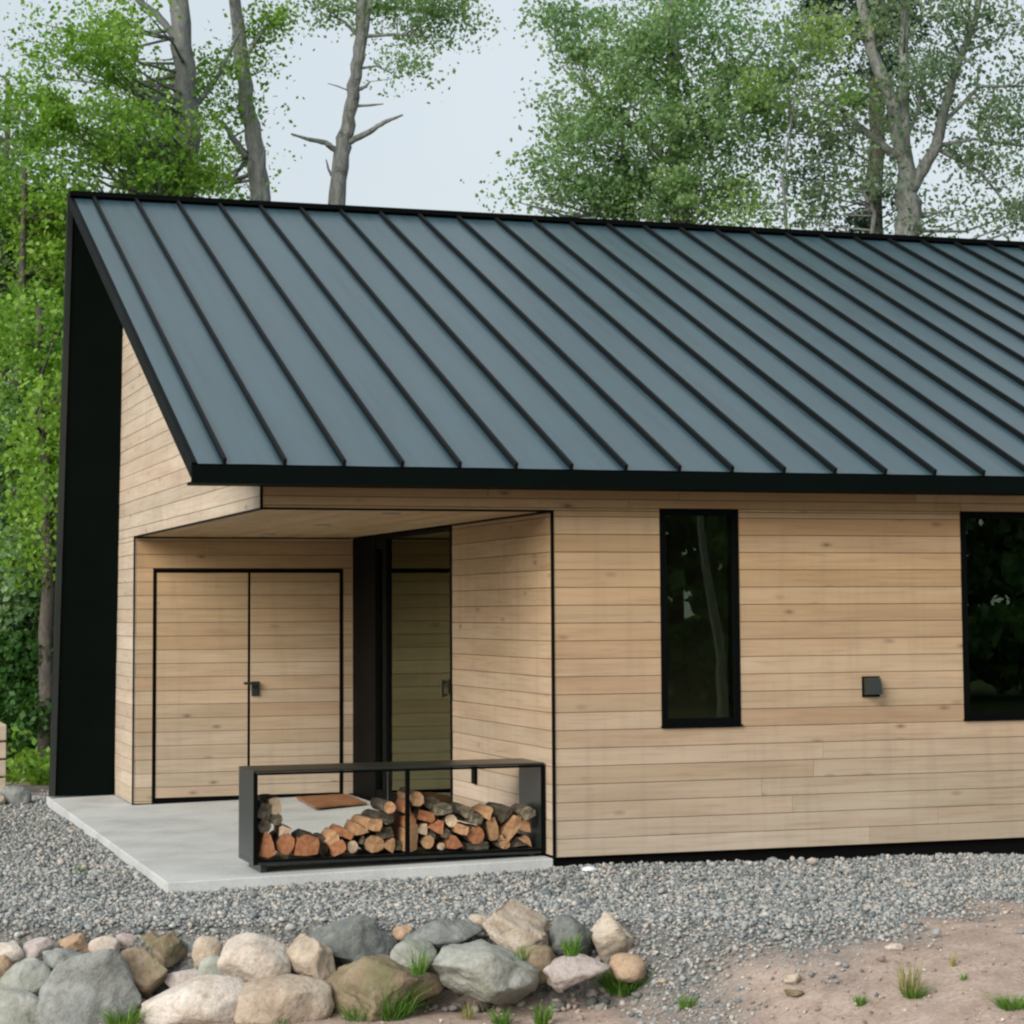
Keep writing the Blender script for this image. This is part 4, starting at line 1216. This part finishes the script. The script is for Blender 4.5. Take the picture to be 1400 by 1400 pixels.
# 5 pale forked tree at right
d = 26.0
p = [at(1243, 345, d), at(1240, 280, d), at(1238, 230, d), at(1220, 140, d), at(1192, 70, d), at(1178, 0, d), at(1170, -150, d)]
make_tree('cottonwood_tree', 'pale barked forked tree with airy leaves at the upper right',
    [([pz(p[0], GZ)]+p, [.20, .165, .15, .10, .085, .07, .06, .04]),
     ([at(1238, 235, d), at(1235, 150, d), at(1236, 60, d), at(1236, -80, d)], [.09, .075, .06, .04]), ([at(1244, 262, d), at(1275, 210, d), at(1292, 150, d), at(1306, 100, d), at(1335, 20, d), at(1350, -60, d)], [.085, .07, .06, .05, .04, .03]),
     ([at(1226, 215, d), at(1190, 185, d), at(1150, 150, d), at(1100, 130, d)], [.055, .045, .03, .015]), ([at(1292, 165, d), at(1340, 118, d), at(1400, 118, d)], [.03, .02, .012]), ([at(1280, 200, d), at(1330, 190, d), at(1400, 200, d)], [.03, .02, .012]),
     ([at(1285, 205, d), at(1340, 235, d), at(1385, 290, d)], [.03, .02, .01]), ([at(1190, 345, d), at(1195, 290, d), at(1180, 262, d), at(1160, 260, d)], [.03, .028, .022, .014]), ([at(1238, 190, d), at(1255, 150, d), at(1265, 100, d)], [.035, .028, .016])],
    [B(1310, 40, d, 85, 50, 1.0, 20, 60), B(1270, 110, d, 70, 50, .9, 12, 55), B(1370, 130, d, 50, 60, .7, 11, 55), B(1340, 190, d, 50, 30, .6, 7, 50), B(1380, 235, d, 40, 40, .6, 6, 50), B(1330, 230, d, 26, 20, .4, 4, 50), B(1310, 280, d, 30, 22, .4, 4, 40), B(1385, 300, d, 30, 24, .4, 5, 45),
     B(1190, 170, d, 60, 60, .7, 11, 60), B(1150, 270, d, 80, 45, .8, 13, 55), B(1100, 200, d, 60, 50, .7, 8, 60), B(1260, 310, d, 26, 20, .4, 4, 45), B(1120, 60, d, 50, 60, .8, 12, 65), B(1200, 30, d, 50, 40, .7, 8, 60), B(1270, -60, d, 140, 60, 1.2, 20, 60), B(1460, 120, d, 70, 120, 1, 16, 60)],
    'leaf_blue', 'bark_pale', .052, twig=.7)
# 6 dark conifer behind the forked tree
d = 33.0
p = [at(1195, 360, d), at(1198, 150, d), at(1200, -60, d)]
make_tree('pine_tree', 'dark conifer standing behind the pale forked tree',
    [([pz(p[0], GZ)]+p, [.18, .14, .11, .06])],
    [B(1200, 20, d, 60, 45, .9, 16, 150), B(1130, 15, d, 26, 14, .5, 4, 120), B(1205, 90, d, 40, 40, .8, 6, 110), B(1100, 235, d, 34, 26, .6, 4, 110), B(1195, 290, d, 50, 36, .8, 8, 110), B(1140, 200, d, 30, 26, .6, 3, 90), B(1200, -50, d, 80, 50, 1, 14, 110)],
    'needle', 'bark_dark', .06)
# 7-8 yellow green sapling in front of the big right tree
d = 25.0
p = [at(1078, 345, d), at(1070, 240, d), at(1084, 150, d), at(1096, 70, d)]
make_tree('sapling', 'yellow green young tree between the large full tree and the forked one',
    [([pz(p[0], GZ)]+p, [.03, .022, .017, .012, .007])],
    [B(1110, 70, d, 44, 44, .5, 8, 60), B(1060, 140, d, 44, 60, .5, 8, 55), B(1130, 125, d, 36, 30, .4, 5, 55), B(1020, 290, d, 40, 30, .5, 6, 55)],
    'leaf_yellow', 'bark_grey', .05)
# left edge: layered woodland beside and behind the house
def wood_tree(lab, u0, vtop, vbot, d, wpx, leaf, n, nl, bark='bark_dark', name='woodland_tree', size=.06, r=.1):
    p0 = at(u0, vbot, d); pt = at(u0+random.uniform(-10, 10), vtop, d)
    g = float(ground_z(p0.x, p0.y))
    m = pz(p0, g)
    bl = []
    steps = max(2, int((vbot-vtop)/90))
    for s in range(steps):
        v = vtop+(vbot-vtop)*(s+.4)/steps
        bl.append(B(u0+random.uniform(-.35, .35)*wpx, v, d+random.uniform(-.6, .6), wpx*random.uniform(.6, 1), 75, 1.0, n, nl))
    make_tree(name, lab, [([m, m.lerp(pt, .5)+Vector((random.uniform(-.15, .15), 0, 0)), pt], [r, r*.7, r*.3])], bl, leaf, bark, size, group='woodland left of the house')
wood_tree('tall bright green tree filling the left edge beside the roof verge', 40, 230, 640, 26.0, 80, 'leaf_bright', 22, 95)
wood_tree('mid green tree behind the black wall at the left edge', 62, 420, 800, 24.5, 62, 'leaf_bright', 18, 95)
wood_tree('darker tree low at the left edge behind the black wall', 10, 560, 960, 26.5, 80, 'leaf_mid', 24, 105)
wood_tree('dark green tree filling the wood behind the left edge', -10, 300, 1000, 31.0, 110, 'leaf_dark', 30, 120, size=.10)
wood_tree('dark tree behind the wood at left, partly hidden by the black wall', 110, 330, 1000, 33.0, 110, 'leaf_dark', 30, 120, size=.10)
wood_tree('leafy tree above the roof verge behind the thick trunk', 190, 130, 420, 31.0, 120, 'leaf_mid', 17, 85)
wood_tree('airy tree at the top left corner', 10, 110, 420, 30.0, 70, 'leaf_mid', 10, 70)
wood_tree('leafy tree out of the frame on the left', -160, 100, 900, 27.0, 110, 'leaf_bright', 22, 90)
def shrub(lab, u, v, d, ru, rv, leaf, nc, nl):
    c = at(u, v, d); g = float(ground_z(c.x, c.y))
    b0 = pz(c, g)
    make_tree('shrub', lab, [([b0, b0.lerp(c, .6), c], [.025, .02, .01]), ([b0, b0.lerp(c+Vector((.4, .1, .1)), .6), c+Vector((.4, .1, .1))], [.02, .015, .008])], [B(u, v, d, ru, rv, .8, nc, nl)], leaf, 'bark_dark', .075, group='shrubs left of the house', leafname='foliage', cat='shrub')
shrub('dark green shrub beside the foot of the black wall', 52, 960, 25.0, 44, 90, 'leaf_dark', 34, 110)
shrub('dark shrub behind the timber box at the left edge', 5, 920, 26.0, 50, 110, 'leaf_dark', 38, 110)
shrub('mid green shrub halfway up the left edge', 45, 790, 25.5, 55, 80, 'leaf_mid', 30, 100)
shrub('low green plant at the ground beside the slab corner', 52, 1066, 23.6, 26, 24, 'leaf_bright', 10, 80)
shrub('broad dark shrub farther back at the left edge', 20, 1010, 29.0, 80, 90, 'leaf_dark', 40, 110)
shrub('bright shrub behind the house, glimpsed through the entry glass', 560, 900, 24.0, 60, 190, 'leaf_bright', 40, 90)
shrub('dark shrub out of frame left of the timber box', -90, 960, 26.0, 70, 110, 'leaf_dark', 30, 110)

# woodland across the yard: it shows only as the dark reflection in the windows
def across(x, y, hgt, rad, nc, nl, leaf, bark, name, lab, lo=1.2, r=.14, lean=0):
    g = float(ground_z(x, y))
    b0 = Vector((x, y, g)); tp_ = Vector((x+lean, y, g+hgt))
    bl = []
    k = max(2, int((hgt-lo)/2.0))
    for s in range(k):
        bl.append(((x+random.uniform(-.6, .6)+lean*s/k, y+random.uniform(-.6, .6), g+lo+(hgt-lo)*(s+.5)/k), (rad, rad, 1.4), nc, nl))
    make_tree(name, lab, [([b0, b0.lerp(tp_, .5), tp_], [r, r*.75, r*.3])], bl, leaf, bark, .34, twig=.08, group='woodland across the yard')
for i in range(15):
    across(2.0+(i % 8)*3.1+random.uniform(-.6, .6), (-29 if i < 8 else -33)+random.uniform(-1, 1), random.uniform(10, 12), 2.4, 30, 55, 'leaf_mid', 'bark_dark', 'woodland_tree', 'dark leafy tree across the yard, seen only as reflection in the windows', lo=.3)
def across_pt(u, v, y):       # where a line of sight goes after the pane turns it back into the yard
    p = on_plane(u, v, 1, -y); return Vector((p.x, y, p.z))
_bt = [across_pt(990, 930, -20), across_pt(983, 860, -20), across_pt(970, 790, -20), across_pt(960, 720, -20), across_pt(956, 640, -20)]
make_tree('birch_trunk', 'slim pale trunk across the yard, its reflection shows in the narrow window',
          [([pz(_bt[0], float(ground_z(_bt[0].x, _bt[0].y)))]+_bt, [.10, .095, .085, .075, .06, .04])], [], 'leaf_dark', 'bark_pale', group='woodland across the yard')
